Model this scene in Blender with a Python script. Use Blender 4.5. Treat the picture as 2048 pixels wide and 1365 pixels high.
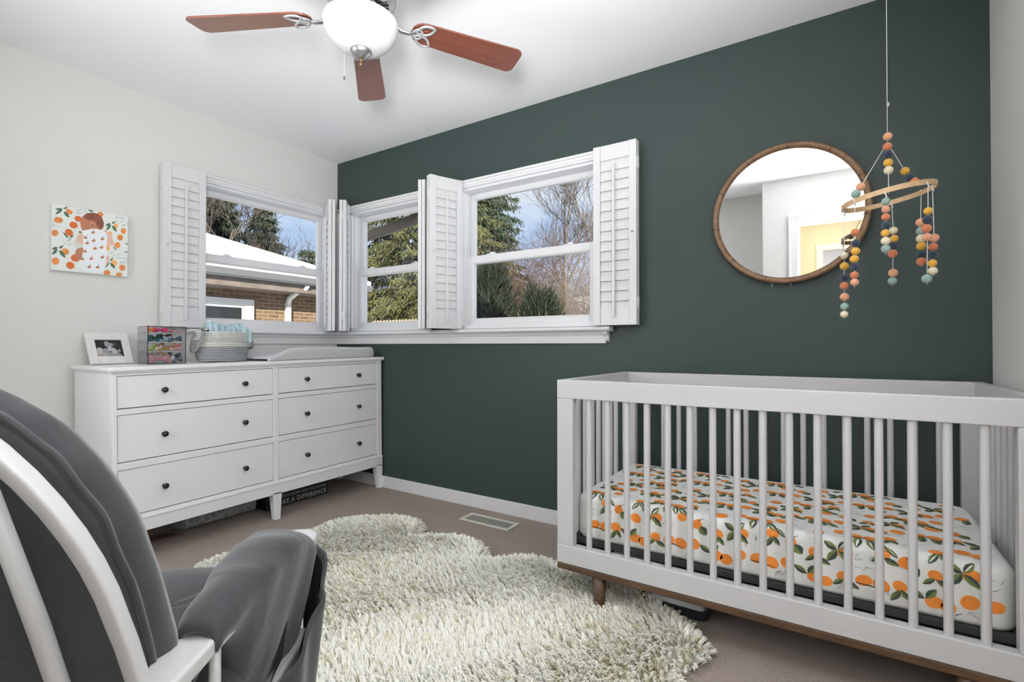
import bpy, bmesh, math, random
import numpy as np
from mathutils import Vector, Matrix, noise as mnoise

PI = math.pi
R = math.radians
for o in list(bpy.data.objects): bpy.data.objects.remove(o, do_unlink=True)
sc = bpy.context.scene
COL = sc.collection

# ------------------------------------------------------------------ camera
F_PX = 1005.0
CAM = (3.284, -2.538, 1.018)
cd = bpy.data.cameras.new('camera'); cam = bpy.data.objects.new('camera', cd); COL.objects.link(cam)
cd.sensor_width = 36.0; cd.lens = F_PX / 2048 * 36.0; cd.clip_start = 0.02; cd.clip_end = 300
cam.location = CAM
cam.rotation_euler = (R(90) + math.atan(9.5 / 1005), 0, R(33.1))
sc.camera = cam

# ------------------------------------------------------------------ exposure
sc.view_settings.view_transform = 'Standard'
sc.view_settings.look = 'None'
sc.view_settings.gamma = 1.0
sc.view_settings.use_curve_mapping = False
sc.view_settings.exposure = 0.31
sc.cycles.use_denoising = True
sc.cycles.max_bounces = 10
sc.cycles.diffuse_bounces = 6
sc.cycles.glossy_bounces = 4
sc.cycles.transparent_max_bounces = 24
sc.cycles.transmission_bounces = 6
sc.cycles.caustics_reflective = False
sc.cycles.caustics_refractive = False
sc.cycles.sample_clamp_indirect = 6.0

# ------------------------------------------------------------------ sky
W = bpy.data.worlds.new('sky'); sc.world = W; W.use_nodes = True
nt = W.node_tree; nt.nodes.clear()
wo = nt.nodes.new('ShaderNodeOutputWorld'); bg = nt.nodes.new('ShaderNodeBackground')
tc = nt.nodes.new('ShaderNodeTexCoord'); mp = nt.nodes.new('ShaderNodeMapping'); mp.inputs['Scale'].default_value = (2.2, 2.2, 5.0)
ns = nt.nodes.new('ShaderNodeTexNoise'); ns.inputs['Scale'].default_value = 1.6; ns.inputs['Detail'].default_value = 7; ns.inputs['Roughness'].default_value = .58
rp = nt.nodes.new('ShaderNodeValToRGB'); rp.color_ramp.elements[0].position = .40; rp.color_ramp.elements[1].position = .66
rp.color_ramp.elements[0].color = (.50, .66, .95, 1); rp.color_ramp.elements[1].color = (.92, .95, 1.0, 1)
nt.links.new(tc.outputs['Generated'], mp.inputs['Vector']); nt.links.new(mp.outputs[0], ns.inputs['Vector'])
nt.links.new(ns.outputs[0], rp.inputs[0]); nt.links.new(rp.outputs[0], bg.inputs['Color'])
bg.inputs['Strength'].default_value = .80
nt.links.new(bg.outputs[0], wo.inputs[0])

# ------------------------------------------------------------------ sun, added fill lights and lamps
def light(name, kind, loc, energy, color=(1, 1, 1), rot=(0, 0, 0), **kw):
    l = bpy.data.lights.new(name, kind); o = bpy.data.objects.new(name, l); COL.objects.link(o)
    o.location = loc; o.rotation_euler = rot; l.energy = energy; l.color = color
    for k, v in kw.items(): setattr(l, k, v)
    return o
sun = light('sun', 'SUN', (6, -8, 12), 8.0, (1.0, .93, .80), angle=R(.6))
sun.rotation_euler = Vector((.66 * math.cos(R(25)), -.75 * math.cos(R(25)), math.sin(R(25)))).to_track_quat('Z', 'Y').to_euler()
# added fill from behind left, out of view; no window is modelled
light('rear_fill', 'AREA', (1.05, -2.80, 1.45), 17, (.96, .985, 1.02), (R(90), 0, R(-35)), shape='RECTANGLE', size=1.0, size_y=1.3)
# added soft fill at the right-hand wall, out of view; no window is modelled
light('side_fill', 'AREA', (3.742, -1.98, 1.62), 14, (.97, .985, 1.01), (0, R(90), 0), shape='RECTANGLE', size=1.2, size_y=1.1)
# added upward fill just behind the doorway, unseen, brightens the ceiling
bounce = light('bounce_fill', 'AREA', (3.33, -2.95, 1.20), 78, (.96, .985, 1.02), shape='DISK', size=.56, spread=R(120))
bounce.rotation_euler = Vector((-.54, .28, .80)).to_track_quat('-Z', 'Y').to_euler()
# ceiling lamp of the hallway behind the camera
light('hall_lamp', 'AREA', (3.25, -3.75, 2.40), 7, (1.0, .98, .95), (0, 0, 0), shape='SQUARE', size=.5)
light('far_room_lamp', 'AREA', (3.3, -5.6, 2.38), 26, (.95, .97, 1.0), (0, 0, 0), shape='SQUARE', size=.8)

# ------------------------------------------------------------------ materials
MATS = {}
def mat(name, col, rough=.5, metal=0.0, bump=0.0, bscale=200.0, var=0.0, vscale=8.0, spec=.5, sheen=0.0, trans=0.0, coat=0.0, col2=None, emit=0.0):
    if name in MATS: return MATS[name]
    m = bpy.data.materials.new(name); m.use_nodes = True; n = m.node_tree; b = n.nodes['Principled BSDF']
    b.inputs['Base Color'].default_value = (*col, 1); b.inputs['Roughness'].default_value = rough
    b.inputs['Metallic'].default_value = metal; b.inputs['Specular IOR Level'].default_value = spec
    b.inputs['Sheen Weight'].default_value = sheen; b.inputs['Transmission Weight'].default_value = trans
    b.inputs['Coat Weight'].default_value = coat
    t = n.nodes.new('ShaderNodeTexCoord')
    if var > 0 or col2:
        q = n.nodes.new('ShaderNodeTexNoise'); q.inputs['Scale'].default_value = vscale; q.inputs['Detail'].default_value = 5
        r = n.nodes.new('ShaderNodeValToRGB'); r.color_ramp.elements[0].position = .35; r.color_ramp.elements[1].position = .65
        c2 = col2 or tuple(c * (1 - var) for c in col)
        r.color_ramp.elements[0].color = (*c2, 1); r.color_ramp.elements[1].color = (*col, 1)
        n.links.new(t.outputs['Object'], q.inputs['Vector']); n.links.new(q.outputs[0], r.inputs[0]); n.links.new(r.outputs[0], b.inputs['Base Color'])
    if bump > 0:
        q = n.nodes.new('ShaderNodeTexNoise'); q.inputs['Scale'].default_value = bscale; q.inputs['Detail'].default_value = 4
        bp = n.nodes.new('ShaderNodeBump'); bp.inputs['Strength'].default_value = bump; bp.inputs['Distance'].default_value = .002
        n.links.new(t.outputs['Object'], q.inputs['Vector']); n.links.new(q.outputs[0], bp.inputs['Height']); n.links.new(bp.outputs[0], b.inputs['Normal'])
    if emit > 0:
        b.inputs['Emission Color'].default_value = (*col, 1); b.inputs['Emission Strength'].default_value = emit
    MATS[name] = m
    return m

def srgb(r, g, b):
    f = lambda c: (c / 255 / 12.92) if c / 255 <= .04045 else ((c / 255 + .055) / 1.055) ** 2.4
    return (f(r), f(g), f(b))

wall_green = mat('green wall paint', (.041, .061, .057), .45, bump=.15, bscale=260, spec=.26)
wall_white = mat('warm white wall paint', (.68, .67, .645), .6, bump=.12, bscale=260, spec=.3)
ceil_white = mat('ceiling paint', (.90, .90, .905), .8, bump=.1, bscale=150, spec=.2)
hall_cream = mat('hall cream paint', (.74, .66, .46), .6)
trim_white = mat('white trim paint', (.72, .72, .725), .32, spec=.5)
vinyl_white = mat('white window vinyl', (.74, .74, .75), .3)
shutter_white = mat('white shutter paint', (.66, .66, .665), .34)
furn_white = mat('white furniture lacquer', (.85, .85, .85), .42, bump=.04, bscale=90)
crib_white = mat('white crib lacquer', (.51, .51, .517), .35)
glider_white = mat('white glider lacquer', (.50, .50, .50), .3)
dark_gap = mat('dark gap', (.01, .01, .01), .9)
black_metal = mat('blackened metal', (.035, .035, .037), .35, .6)
nickel = mat('brushed nickel', (.42, .42, .43), .32, .9)
nickel_white = mat('satin nickel', (.62, .62, .63), .35, .6)
velvet = mat('grey velvet', (.023, .024, .027), .75, sheen=.28, var=.20, vscale=6)
def velvet_folds():
    n = velvet.node_tree; b = n.nodes['Principled BSDF']; t = n.nodes.new('ShaderNodeTexCoord'); mp = n.nodes.new('ShaderNodeMapping'); mp.inputs['Scale'].default_value = (5, 17, 7); mp.inputs['Rotation'].default_value = (0, 0, R(25))
    q = n.nodes.new('ShaderNodeTexNoise'); q.inputs['Scale'].default_value = 1.0; q.inputs['Detail'].default_value = 2; q.inputs['Distortion'].default_value = .6
    r = n.nodes.new('ShaderNodeValToRGB'); r.color_ramp.elements[0].position = .50; r.color_ramp.elements[1].position = .72
    bp = n.nodes.new('ShaderNodeBump'); bp.inputs['Strength'].default_value = .22; bp.inputs['Distance'].default_value = .004
    n.links.new(t.outputs['Object'], mp.inputs[0]); n.links.new(mp.outputs[0], q.inputs['Vector']); n.links.new(q.outputs[0], r.inputs[0]); n.links.new(r.outputs[0], bp.inputs['Height']); n.links.new(bp.outputs[0], b.inputs['Normal'])

velvet_folds()
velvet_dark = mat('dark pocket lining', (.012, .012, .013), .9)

def carpet_mat():
    m = mat('taupe carpet', (.44, .37, .325), .95, var=.22, vscale=140, spec=.1)
    n = m.node_tree; b = n.nodes['Principled BSDF']; t = n.nodes.new('ShaderNodeTexCoord')
    q = n.nodes.new('ShaderNodeTexNoise'); q.inputs['Scale'].default_value = 420; q.inputs['Detail'].default_value = 3
    bp = n.nodes.new('ShaderNodeBump'); bp.inputs['Strength'].default_value = .9; bp.inputs['Distance'].default_value = .006
    n.links.new(t.outputs['Object'], q.inputs['Vector']); n.links.new(q.outputs[0], bp.inputs['Height']); n.links.new(bp.outputs[0], b.inputs['Normal'])
    return m
carpet = carpet_mat()

def wood(name, c1, c2, rough=.4, scale=(1, 14, 14), coat=0.0, ws=3.0):
    m = mat(name, c1, rough, coat=coat); n = m.node_tree; b = n.nodes['Principled BSDF']
    t = n.nodes.new('ShaderNodeTexCoord'); mp = n.nodes.new('ShaderNodeMapping'); mp.inputs['Scale'].default_value = scale
    q = n.nodes.new('ShaderNodeTexNoise'); q.inputs['Scale'].default_value = ws; q.inputs['Detail'].default_value = 8; q.inputs['Distortion'].default_value = 1.2
    r = n.nodes.new('ShaderNodeValToRGB'); r.color_ramp.elements[0].color = (*c2, 1); r.color_ramp.elements[1].color = (*c1, 1)
    r.color_ramp.elements[0].position = .35; r.color_ramp.elements[1].position = .65
    n.links.new(t.outputs['Object'], mp.inputs[0]); n.links.new(mp.outputs[0], q.inputs['Vector']); n.links.new(q.outputs[0], r.inputs[0]); n.links.new(r.outputs[0], b.inputs['Base Color'])
    return m
cherry = wood('cherry fan blade', (.21, .062, .034), (.14, .038, .02), .30, (2, 26, 2), coat=.9)
cherry.node_tree.nodes['Principled BSDF'].inputs['Coat Roughness'].default_value = .32
walnut = wood('walnut crib base', (.105, .056, .026), (.06, .031, .015), .45, (3, 30, 30))
mirror_wood = wood('mirror frame wood', (.25, .14, .07), (.15, .08, .038), .4, (12, 4, 12))
hoop_wood = wood('beech hoop', (.62, .43, .24), (.52, .34, .18), .5, (20, 20, 60))

def glassy(name, tint=(.97, .98, .98), gloss=.06, rough=0.0):
    m = bpy.data.materials.new(name); m.use_nodes = True; n = m.node_tree; n.nodes.clear()
    o = n.nodes.new('ShaderNodeOutputMaterial'); a = n.nodes.new('ShaderNodeBsdfTransparent'); a.inputs[0].default_value = (*tint, 1)
    g = n.nodes.new('ShaderNodeBsdfGlossy'); g.inputs['Roughness'].default_value = rough
    lw = n.nodes.new('ShaderNodeFresnel'); lw.inputs['IOR'].default_value = 1.35
    mx = n.nodes.new('ShaderNodeMixShader'); ge = n.nodes.new('ShaderNodeNewGeometry'); iv = n.nodes.new('ShaderNodeMath'); iv.operation = 'SUBTRACT'; iv.inputs[0].default_value = 1.0; n.links.new(ge.outputs['Backfacing'], iv.inputs[1])
    ml = n.nodes.new('ShaderNodeMath'); ml.operation = 'MULTIPLY'; n.links.new(iv.outputs[0], ml.inputs[0]); n.links.new(lw.outputs[0], ml.inputs[1])
    n.links.new(ml.outputs[0], mx.inputs[0]); n.links.new(a.outputs[0], mx.inputs[1]); n.links.new(g.outputs[0], mx.inputs[2]); n.links.new(mx.outputs[0], o.inputs[0])
    return m
pane_glass = glassy('window glass')
acrylic = glassy('clear acrylic', (.90, .90, .91))
smoke_acrylic = glassy('smoky acrylic edge', (.42, .42, .44), rough=.1)
mirror_glass = mat('mirror glass', (.74, .75, .75), .0, 1.0)
bowl_glass = mat('frosted bowl glass', (.66, .66, .67), .38, spec=.5)

# ------------------------------------------------------------------ mesh helper
class MB:
    def __init__(s): s.v = []; s.f = []; s.m = []; s.s = []
    def add(s, vs, fs, mi=0, smooth=False):
        k = len(s.v); s.v += [tuple(v) for v in vs]
        for f in fs: s.f.append(tuple(i + k for i in f)); s.m.append(mi); s.s.append(smooth)
        return s
    def box(s, x0, x1, y0, y1, z0, z1, mi=0):
        vs = [(x, y, z) for z in (z0, z1) for y in (y0, y1) for x in (x0, x1)]
        return s.add(vs, [(0, 2, 3, 1), (4, 5, 7, 6), (0, 1, 5, 4), (2, 6, 7, 3), (0, 4, 6, 2), (1, 3, 7, 5)], mi)
    def hexa(s, b, t, mi=0):           # b, t: four bottom and four top points, counter-clockwise
        return s.add(list(b) + list(t), [(3, 2, 1, 0), (4, 5, 6, 7), (0, 1, 5, 4), (1, 2, 6, 5), (2, 3, 7, 6), (3, 0, 4, 7)], mi)
    def tube(s, pts, r, n=10, mi=0, cap=True, closed=False, smooth=True, flat=None, up=(0, 0, 1)):
        P = [Vector(p) for p in pts]; N = len(P); rs = r if isinstance(r, (list, tuple)) else [r] * N
        T = []
        for i in range(N):
            a = P[(i - 1) % N] if (closed or i > 0) else P[i]; b = P[(i + 1) % N] if (closed or i < N - 1) else P[i]
            T.append((b - a).normalized())
        u = Vector(up); 
        if abs(u.dot(T[0])) > .95: u = Vector((1, 0, 0)) if abs(T[0].x) < .9 else Vector((0, 1, 0))
        u = (u - T[0] * u.dot(T[0])).normalized(); vs = []
        for i in range(N):
            if i: 
                u = u - T[i] * u.dot(T[i])
                u = u.normalized() if u.length > 1e-6 else Vector((1, 0, 0))
            w = T[i].cross(u)
            for k in range(n):
                a = 2 * PI * k / n
                if flat:
                    cx, cy = math.cos(a), math.sin(a); e = .45
                    qx = math.copysign(abs(cx) ** e, cx) * flat[0]; qy = math.copysign(abs(cy) ** e, cy) * flat[1]
                    vs.append(P[i] + w * qx * (rs[i] if not isinstance(r, (int, float)) else 1) + u * qy)
                else:
                    vs.append(P[i] + w * math.cos(a) * rs[i] + u * math.sin(a) * rs[i])
        fs = []
        for i in range(N if closed else N - 1):
            j = (i + 1) % N
            for k in range(n):
                l = (k + 1) % n; fs.append((i * n + k, i * n + l, j * n + l, j * n + k))
        s.add(vs, fs, mi, smooth)
        if cap and not closed:
            k0 = len(s.v) - len(vs)
            s.f.append(tuple(k0 + k for k in range(n))[::-1]); s.m.append(mi); s.s.append(False)
            s.f.append(tuple(k0 + (N - 1) * n + k for k in range(n))); s.m.append(mi); s.s.append(False)
        return s
    def lathe(s, prof, c=(0, 0, 0), n=32, mi=0, smooth=True, sx=1, sy=1):
        vs = [(c[0] + r * sx * math.cos(2 * PI * k / n), c[1] + r * sy * math.sin(2 * PI * k / n), c[2] + z) for r, z in prof for k in range(n)]
        fs = [(i * n + k, i * n + (k + 1) % n, (i + 1) * n + (k + 1) % n, (i + 1) * n + k) for i in range(len(prof) - 1) for k in range(n)]
        return s.add(vs, fs, mi, smooth)
    def ball(s, c, r, n=14, mi=0, sz=1.0, sx=1.0, sy=1.0):
        prof = [(max(r * math.sin(PI * i / (n // 2)), 1e-5), -r * sz * math.cos(PI * i / (n // 2))) for i in range(n // 2 + 1)]
        return s.lathe(prof, c, n, mi, True, sx, sy)
    def grid(s, fn, nu, nv, mi=0, smooth=True, wrapu=False, flip=False):
        vs = [fn(i / (nu if wrapu else nu - 1), j / (nv - 1)) for j in range(nv) for i in range(nu)]
        fs = []
        for j in range(nv - 1):
            for i in range(nu if wrapu else nu - 1):
                q = (j * nu + i, j * nu + (i + 1) % nu, (j + 1) * nu + (i + 1) % nu, (j + 1) * nu + i)
                fs.append(q[::-1] if flip else q)
        return s.add(vs, fs, mi, smooth)
    def prism(s, pts, ax, a0, a1, mi=0, smooth=False):   # 2D polygon extruded along axis ax
        n = len(pts)
        def P(p, a): return {'x': (a, p[0], p[1]), 'y': (p[0], a, p[1]), 'z': (p[0], p[1], a)}[ax]
        vs = [P(p, a0) for p in pts] + [P(p, a1) for p in pts]
        fs = [tuple(range(n))[::-1], tuple(range(n, 2 * n))] + [(i, (i + 1) % n, n + (i + 1) % n, n + i) for i in range(n)]
        return s.add(vs, fs, mi, smooth)
    def xf(s, M):
        s.v = [tuple(M @ Vector(v)) for v in s.v]; return s
    def build(s, name, mats, parent=None, bevel=0, seg=2, world=True, subd=0, fix=True):
        me = bpy.data.meshes.new(name)
        off = Vector((0, 0, 0)); p = parent
        if world:
            while p is not None: off += p.location; p = p.parent
        me.from_pydata([(v[0] - off.x, v[1] - off.y, v[2] - off.z) for v in s.v], [], s.f)
        if not isinstance(mats, (list, tuple)): mats = [mats]
        for m in mats: me.materials.append(m)
        me.polygons.foreach_set('material_index', s.m); me.polygons.foreach_set('use_smooth', s.s)
        if fix:
            b = bmesh.new(); b.from_mesh(me); bmesh.ops.recalc_face_normals(b, faces=b.faces); b.to_mesh(me); b.free()
        me.update()
        o = bpy.data.objects.new(name, me); COL.objects.link(o)
        if parent is not None: o.parent = parent
        if bevel:
            q = o.modifiers.new('bevel', 'BEVEL'); q.width = bevel; q.segments = seg; q.limit_method = 'ANGLE'; q.angle_limit = R(40); q.harden_normals = False
        if subd:
            q = o.modifiers.new('subd', 'SUBSURF'); q.levels = subd; q.render_levels = subd
        return o

def npmesh(name, V, Fc, mats, parent=None, mi=None, smooth=False):
    me = bpy.data.meshes.new(name); V = np.asarray(V, np.float32); Fc = np.asarray(Fc, np.int32)
    k = Fc.shape[1]; me.vertices.add(len(V)); me.vertices.foreach_set('co', V.ravel())
    me.loops.add(Fc.size); me.loops.foreach_set('vertex_index', Fc.ravel())
    me.polygons.add(len(Fc)); me.polygons.foreach_set('loop_start', np.arange(0, Fc.size, k, dtype=np.int32))
    if not isinstance(mats, (list, tuple)): mats = [mats]
    for m in mats: me.materials.append(m)
    if mi is not None: me.polygons.foreach_set('material_index', np.asarray(mi, np.int32))
    me.polygons.foreach_set('use_smooth', np.full(len(Fc), smooth))
    me.update(calc_edges=True); me.validate()
    o = bpy.data.objects.new(name, me); COL.objects.link(o)
    if parent is not None: o.parent = parent
    return o

def tag(o, label, cat, group=None, kind=None):
    o['label'] = label; o['category'] = cat
    if group: o['group'] = group
    if kind: o['kind'] = kind
    return o
def thing(name, label, cat, loc=(0, 0, 0), rotz=0.0, group=None):
    o = bpy.data.objects.new(name, None); COL.objects.link(o); o.location = loc; o.rotation_euler = (0, 0, rotz)
    o.empty_display_size = .1
    return tag(o, label, cat, group)
def struct(o, label, cat='structure'):
    o['label'] = label; o['category'] = cat; o['kind'] = 'structure'; return o
def cover(o): return o

rnd = random.Random(7)
RX, RY, RH, FY = 3.76, -2.72, 2.44, -3.15      # right wall, rear wall by the doorway, ceiling height, rear wall behind the glider
# ================================================================== ROOM SHELL
# windows: left wall hole, two holes in the green wall
LW = (-1.03, -.048); GW1 = (.135, .95); GW2 = (1.215, 2.20); WZ = (1.125, 2.042)
T = .16
def wall_with_holes(name, axis, at, out, a0, a1, holes, m, label):
    b = MB(); cuts = sorted(holes); x = a0
    lo, hi = (at, at + out) if out > 0 else (at + out, at)
    def bx(u0, u1, z0, z1):
        if u1 - u0 < 1e-4 or z1 - z0 < 1e-4: return
        if axis == 'y': b.box(u0, u1, lo, hi, z0, z1)
        else: b.box(lo, hi, u0, u1, z0, z1)
    for h in cuts:
        bx(x, h[0], 0, RH); bx(h[0], h[1], 0, h[2]); bx(h[0], h[1], h[3], RH); x = h[1]
    bx(x, a1, 0, RH)
    return struct(b.build(name, m), label, 'wall')
wall_with_holes('wall_left', 'x', 0, -T, FY, 0, [(LW[0], LW[1], *WZ)], wall_white, 'warm white wall with the canvas print and the left window')
wall_with_holes('wall_back', 'y', 0, T, -T, RX + T, [(*GW1, *WZ), (*GW2, *WZ)], wall_green, 'dark green accent wall with two windows and the round mirror')
struct(MB().box(RX, RX + T, FY - .2, 0, 0, RH).build('wall_right', wall_white), 'warm white wall at the foot of the crib', 'wall')
# rear wall with a step and the doorway the photograph is taken from
DX0, DX1, DZ = 2.97, 3.69, 2.03
wf = MB().box(-T, 2.79, FY - .14, FY, 0, RH).box(2.69, 2.79, FY, RY, 0, RH)
wf.box(2.79, DX0, RY - .12, RY, 0, RH).box(DX1, RX, RY - .12, RY, 0, RH).box(DX0, DX1, RY - .12, RY, DZ, RH)
struct(wf.build('wall_front', wall_white), 'white stepped wall with the doorway, seen in the mirror', 'wall')
struct(MB().box(-T, RX + T, -3.3, T, RH, RH + .12).build('ceiling', ceil_white), 'flat white ceiling over the nursery', 'ceiling')
struct(MB().box(-T, RX + T, -3.3, T, -.12, 0).build('floor', carpet), 'taupe cut pile carpet floor', 'floor')
def skirting(name, x0, x1, y0, y1, lab):
    return struct(MB().box(x0, x1, y0, y1, 0, .082).build(name, trim_white, bevel=.003), lab, 'baseboard')
skirting('baseboard_back', 0, RX, -.013, 0, 'low white baseboard along the green wall')
skirting('baseboard_left', 0, .013, FY, -.013, 'low white baseboard along the left wall behind the dresser')
skirting('baseboard_right', RX - .013, RX, FY, -.013, 'low white baseboard along the right wall')
# doorway casing
dc = MB()
for yy0, yy1 in ((RY, RY + .018), (RY - .138, RY - .12)):
    dc.box(DX0 - .065, DX0 + .004, yy0, yy1, 0, DZ + .065).box(DX1 - .004, DX1 + .065, yy0, yy1, 0, DZ + .065).box(DX0 - .004, DX1 + .004, yy0, yy1, DZ - .004, DZ + .065)
    dc.box(DX0 - .07, DX0 - .05, yy0 - .004, yy1 + .004, 0, DZ + .05).box(DX0 - .07, DX1 + .07, yy0 - .004, yy1 + .004, DZ + .0501, DZ + .07)
dc.box(DX0 + .0005, DX0 + .015, RY - .119, RY - .001, 0, DZ - .016).box(DX1 - .015, DX1 - .0005, RY - .119, RY - .001, 0, DZ - .016).box(DX0 + .0005, DX1 - .0005, RY - .119, RY - .001, DZ - .015, DZ - .0005)
struct(dc.build('trim_3', trim_white, bevel=.003), 'white casing of the doorway seen in the mirror', 'door frame')
# hallway and far room
h = MB().box(2.2, 4.4, -4.5, -4.4, 0, .02)
hw = MB().box(2.2, 2.3, -4.4, FY - .14, 0, RH).box(RX + T, 4.3, -4.4, FY, 0, RH).box(2.2, 3.12, -4.5, -4.4, 0, RH).box(3.80, 4.3, -4.5, -4.4, 0, RH).box(3.12, 3.80, -4.5, -4.4, 1.98, RH)
hw.box(2.2, 4.3, -4.5, -3.31, RH, RH + .1)
struct(hw.build('wall_hall', hall_cream), 'cream hallway walls seen through the doorway in the mirror', 'wall')
struct(MB().box(2.2, 4.3, -6.9, -3.3, -.12, 0).build('floor_hall', carpet), 'taupe hallway carpet', 'floor')
struct(MB().box(2.0, 2.1, -6.9, -4.5, 0, RH).box(4.5, 4.6, -6.9, -4.5, 0, RH).box(2.0, 4.6, -7.0, -6.9, 0, RH).box(2.0, 4.6, -7.0, -4.5, RH, RH + .1).build('wall_far', ceil_white), 'bright white room beyond the hallway', 'wall')
struct(MB().box(3.06, 3.13, -4.398, -4.38, 0, 1.97).box(3.79, 3.86, -4.398, -4.38, 0, 1.97).box(3.06, 3.86, -4.398, -4.38, 1.97, 2.04).build('trim_4', trim_white, bevel=.003), 'white casing of the second doorway in the hallway', 'door frame')

# ================================================================== WINDOWS
# local window frame: u along the wall, d = depth outward (0 = wall face), z up
def window(idx, axis, u0, u1, lab, casing):
    z0, z1 = WZ
    def B(b, ua, ub, da, db, za, zb, mi=0):      # d positive is into the room
        if axis == 'y': b.box(ua, ub, -db, -da, za, zb, mi)
        else: b.box(da, db, ua, ub, za, zb, mi)
    root = bpy.data.objects.new('window_%d' % idx, None); COL.objects.link(root); struct(root, lab, 'window')
    root.location = ((u0 + u1) / 2, .06, z0) if axis == 'y' else (-.06, (u0 + u1) / 2, z0)
    fr = MB()                                     # jamb lining
    B(fr, u0 - .004, u0 + .028, -.16, -.002, z0, z1); B(fr, u1 - .028, u1 + .004, -.16, -.002, z0, z1)
    B(fr, u0, u1, -.16, -.002, z1 - .028, z1 + .004); B(fr, u0, u1, -.16, -.002, z0 - .004, z0 + .028)
    for uu in (u0 + .028, u1 - .04): B(fr, uu, uu + .012, -.05, -.03, z0 + .028, z1 - .028)
    fr.build('frame', vinyl_white, root, bevel=.002)
    zm = 1.575
    def sash(nm, da, db, za, zb, rb, rt, rs=.036):
        b = MB(); ua, ub = u0 + .03, u1 - .03
        B(b, ua, ua + rs, da, db, za, zb); B(b, ub - rs, ub, da, db, za, zb)
        B(b, ua + rs, ub - rs, da, db, za, za + rb); B(b, ua + rs, ub - rs, da, db, zb - rt, zb)
        B(b, ua + rs - .004, ua + rs + .006, da + .004, db - .004, za + rb, zb - rt); B(b, ub - rs - .006, ub - rs + .004, da + .004, db - .004, za + rb, zb - rt)
        B(b, ua + rs, ub - rs, da + .004, db - .004, zb - rt - .006, zb - rt); B(b, ua + rs, ub - rs, da + .004, db - .004, za + rb, za + rb + .006)
        o = b.build(nm, vinyl_white, root, bevel=.002)
        g = MB(); B(g, ua + rs - .01, ub - rs + .01, (da + db) / 2 - .002, (da + db) / 2 + .002, za + rb - .01, zb - rt + .01)
        g.build('pane', pane_glass, o)
        return o
    sash('upper_sash', -.125, -.090, zm - .022, z1 - .028, .050, .030, .026)
    low = sash('lower_sash', -.083, -.048, z0 + .028, zm + .022, .036, .044, .050)
    lk = MB()
    for f in ((.22, .78) if u1 - u0 > .8 else (.3, .75)):
        uc = u0 + (u1 - u0) * f
        B(lk, uc - .03, uc + .03, -.085, -.05, zm + .022, zm + .030); B(lk, uc - .010, uc + .022, -.080, -.058, zm + .030, zm + .040)
    lk.build('sash_lock', vinyl_white, low, bevel=.003)
    # casing: flat boards with a raised outer bead
    cs = MB()
    l, r, t = casing
    for ua, ub, sgn in ((u0 - l, u0, -1), (u1, u1 + r, 1)):
        if ub - ua > .01:
            B(cs, ua, ub, 0.0005, .016, z0 - .005, z1 + .0)
            e0, e1 = (ua, ua + .016) if sgn < 0 else (ub - .016, ub)
            B(cs, e0, e1, .0005, .024, z0 - .005, z1 + .0)
    B(cs, u0 - l, u1 + r, .0005, .014, z1 - .012, z1 + t); B(cs, u0 - l, u1 + r, .0005, .024, z1 + t - .014, z1 + t); B(cs, u0 - l, u1 + r, .0005, .019, z1 + t - .034, z1 + t - .020)
    cs.build('casing', trim_white, root, bevel=.002)
    return root
window(1, 'x', LW[0], LW[1], 'double hung window in the left wall over the dresser', (.045, .046, .034))
window(2, 'y', GW1[0], GW1[1], 'narrow double hung window in the green wall by the corner', (.06, .05, .034))
window(3, 'y', GW2[0], GW2[1], 'wide double hung window in the green wall', (.04, .05, .034))
# sill: stool and apron wrapping the corner
def prof_sill(x):   # stool nose profile (d, z)
    return [(0, 1.095), (.046, 1.095), (.055, 1.099), (.062, 1.107), (.058, 1.117), (.052, 1.121), (0, 1.121)]
st = MB(); P = prof_sill(0)
st.prism([(-.06, z) if d == 0 else (d, z) for d, z in P], 'y', -1.09, .0)      # left wall run (x = d)
st2 = MB(); st2.prism([(.06, z) if d == 0 else (-d, z) for d, z in P], 'x', 0, 2.275)
sill = MB(); sill.v = st.v[:]; sill.f = st.f[:]; sill.m = st.m[:]; sill.s = st.s[:]; sill.add(st2.v, st2.f)
AP = [(0, 1.095), (.030, 1.095), (.027, 1.083), (.019, 1.072), (.016, 1.048), (.014, 1.031), (0, 1.031)]
a1 = MB().prism([(d, z) for d, z in AP], 'y', -1.06, 0); a2 = MB().prism([(-d, z) for d, z in AP], 'x', 0, 2.235)
a3 = MB().prism([(-d, z) for d, z in [(0, 1.095), (.044, 1.095), (.036, 1.080), (.022, 1.070), (.014, 1.050), (0, 1.040)]], 'x', 2.225, 2.255)
sill.add(a1.v, a1.f).add(a2.v, a2.f).add(a3.v, a3.f)
struct(sill.build('trim_1', trim_white, bevel=.0015), 'white window sill and apron wrapping the room corner', 'window sill')
# corner board between the two windows
cb = MB().box(.0006, .012, -.045, -.0006, 1.122, 2.045).box(.012, .074, -.012, -.0006, 1.122, 2.045)
struct(cb.build('trim_2', trim_white, bevel=.002), 'white corner board between the two corner windows', 'trim')

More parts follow.
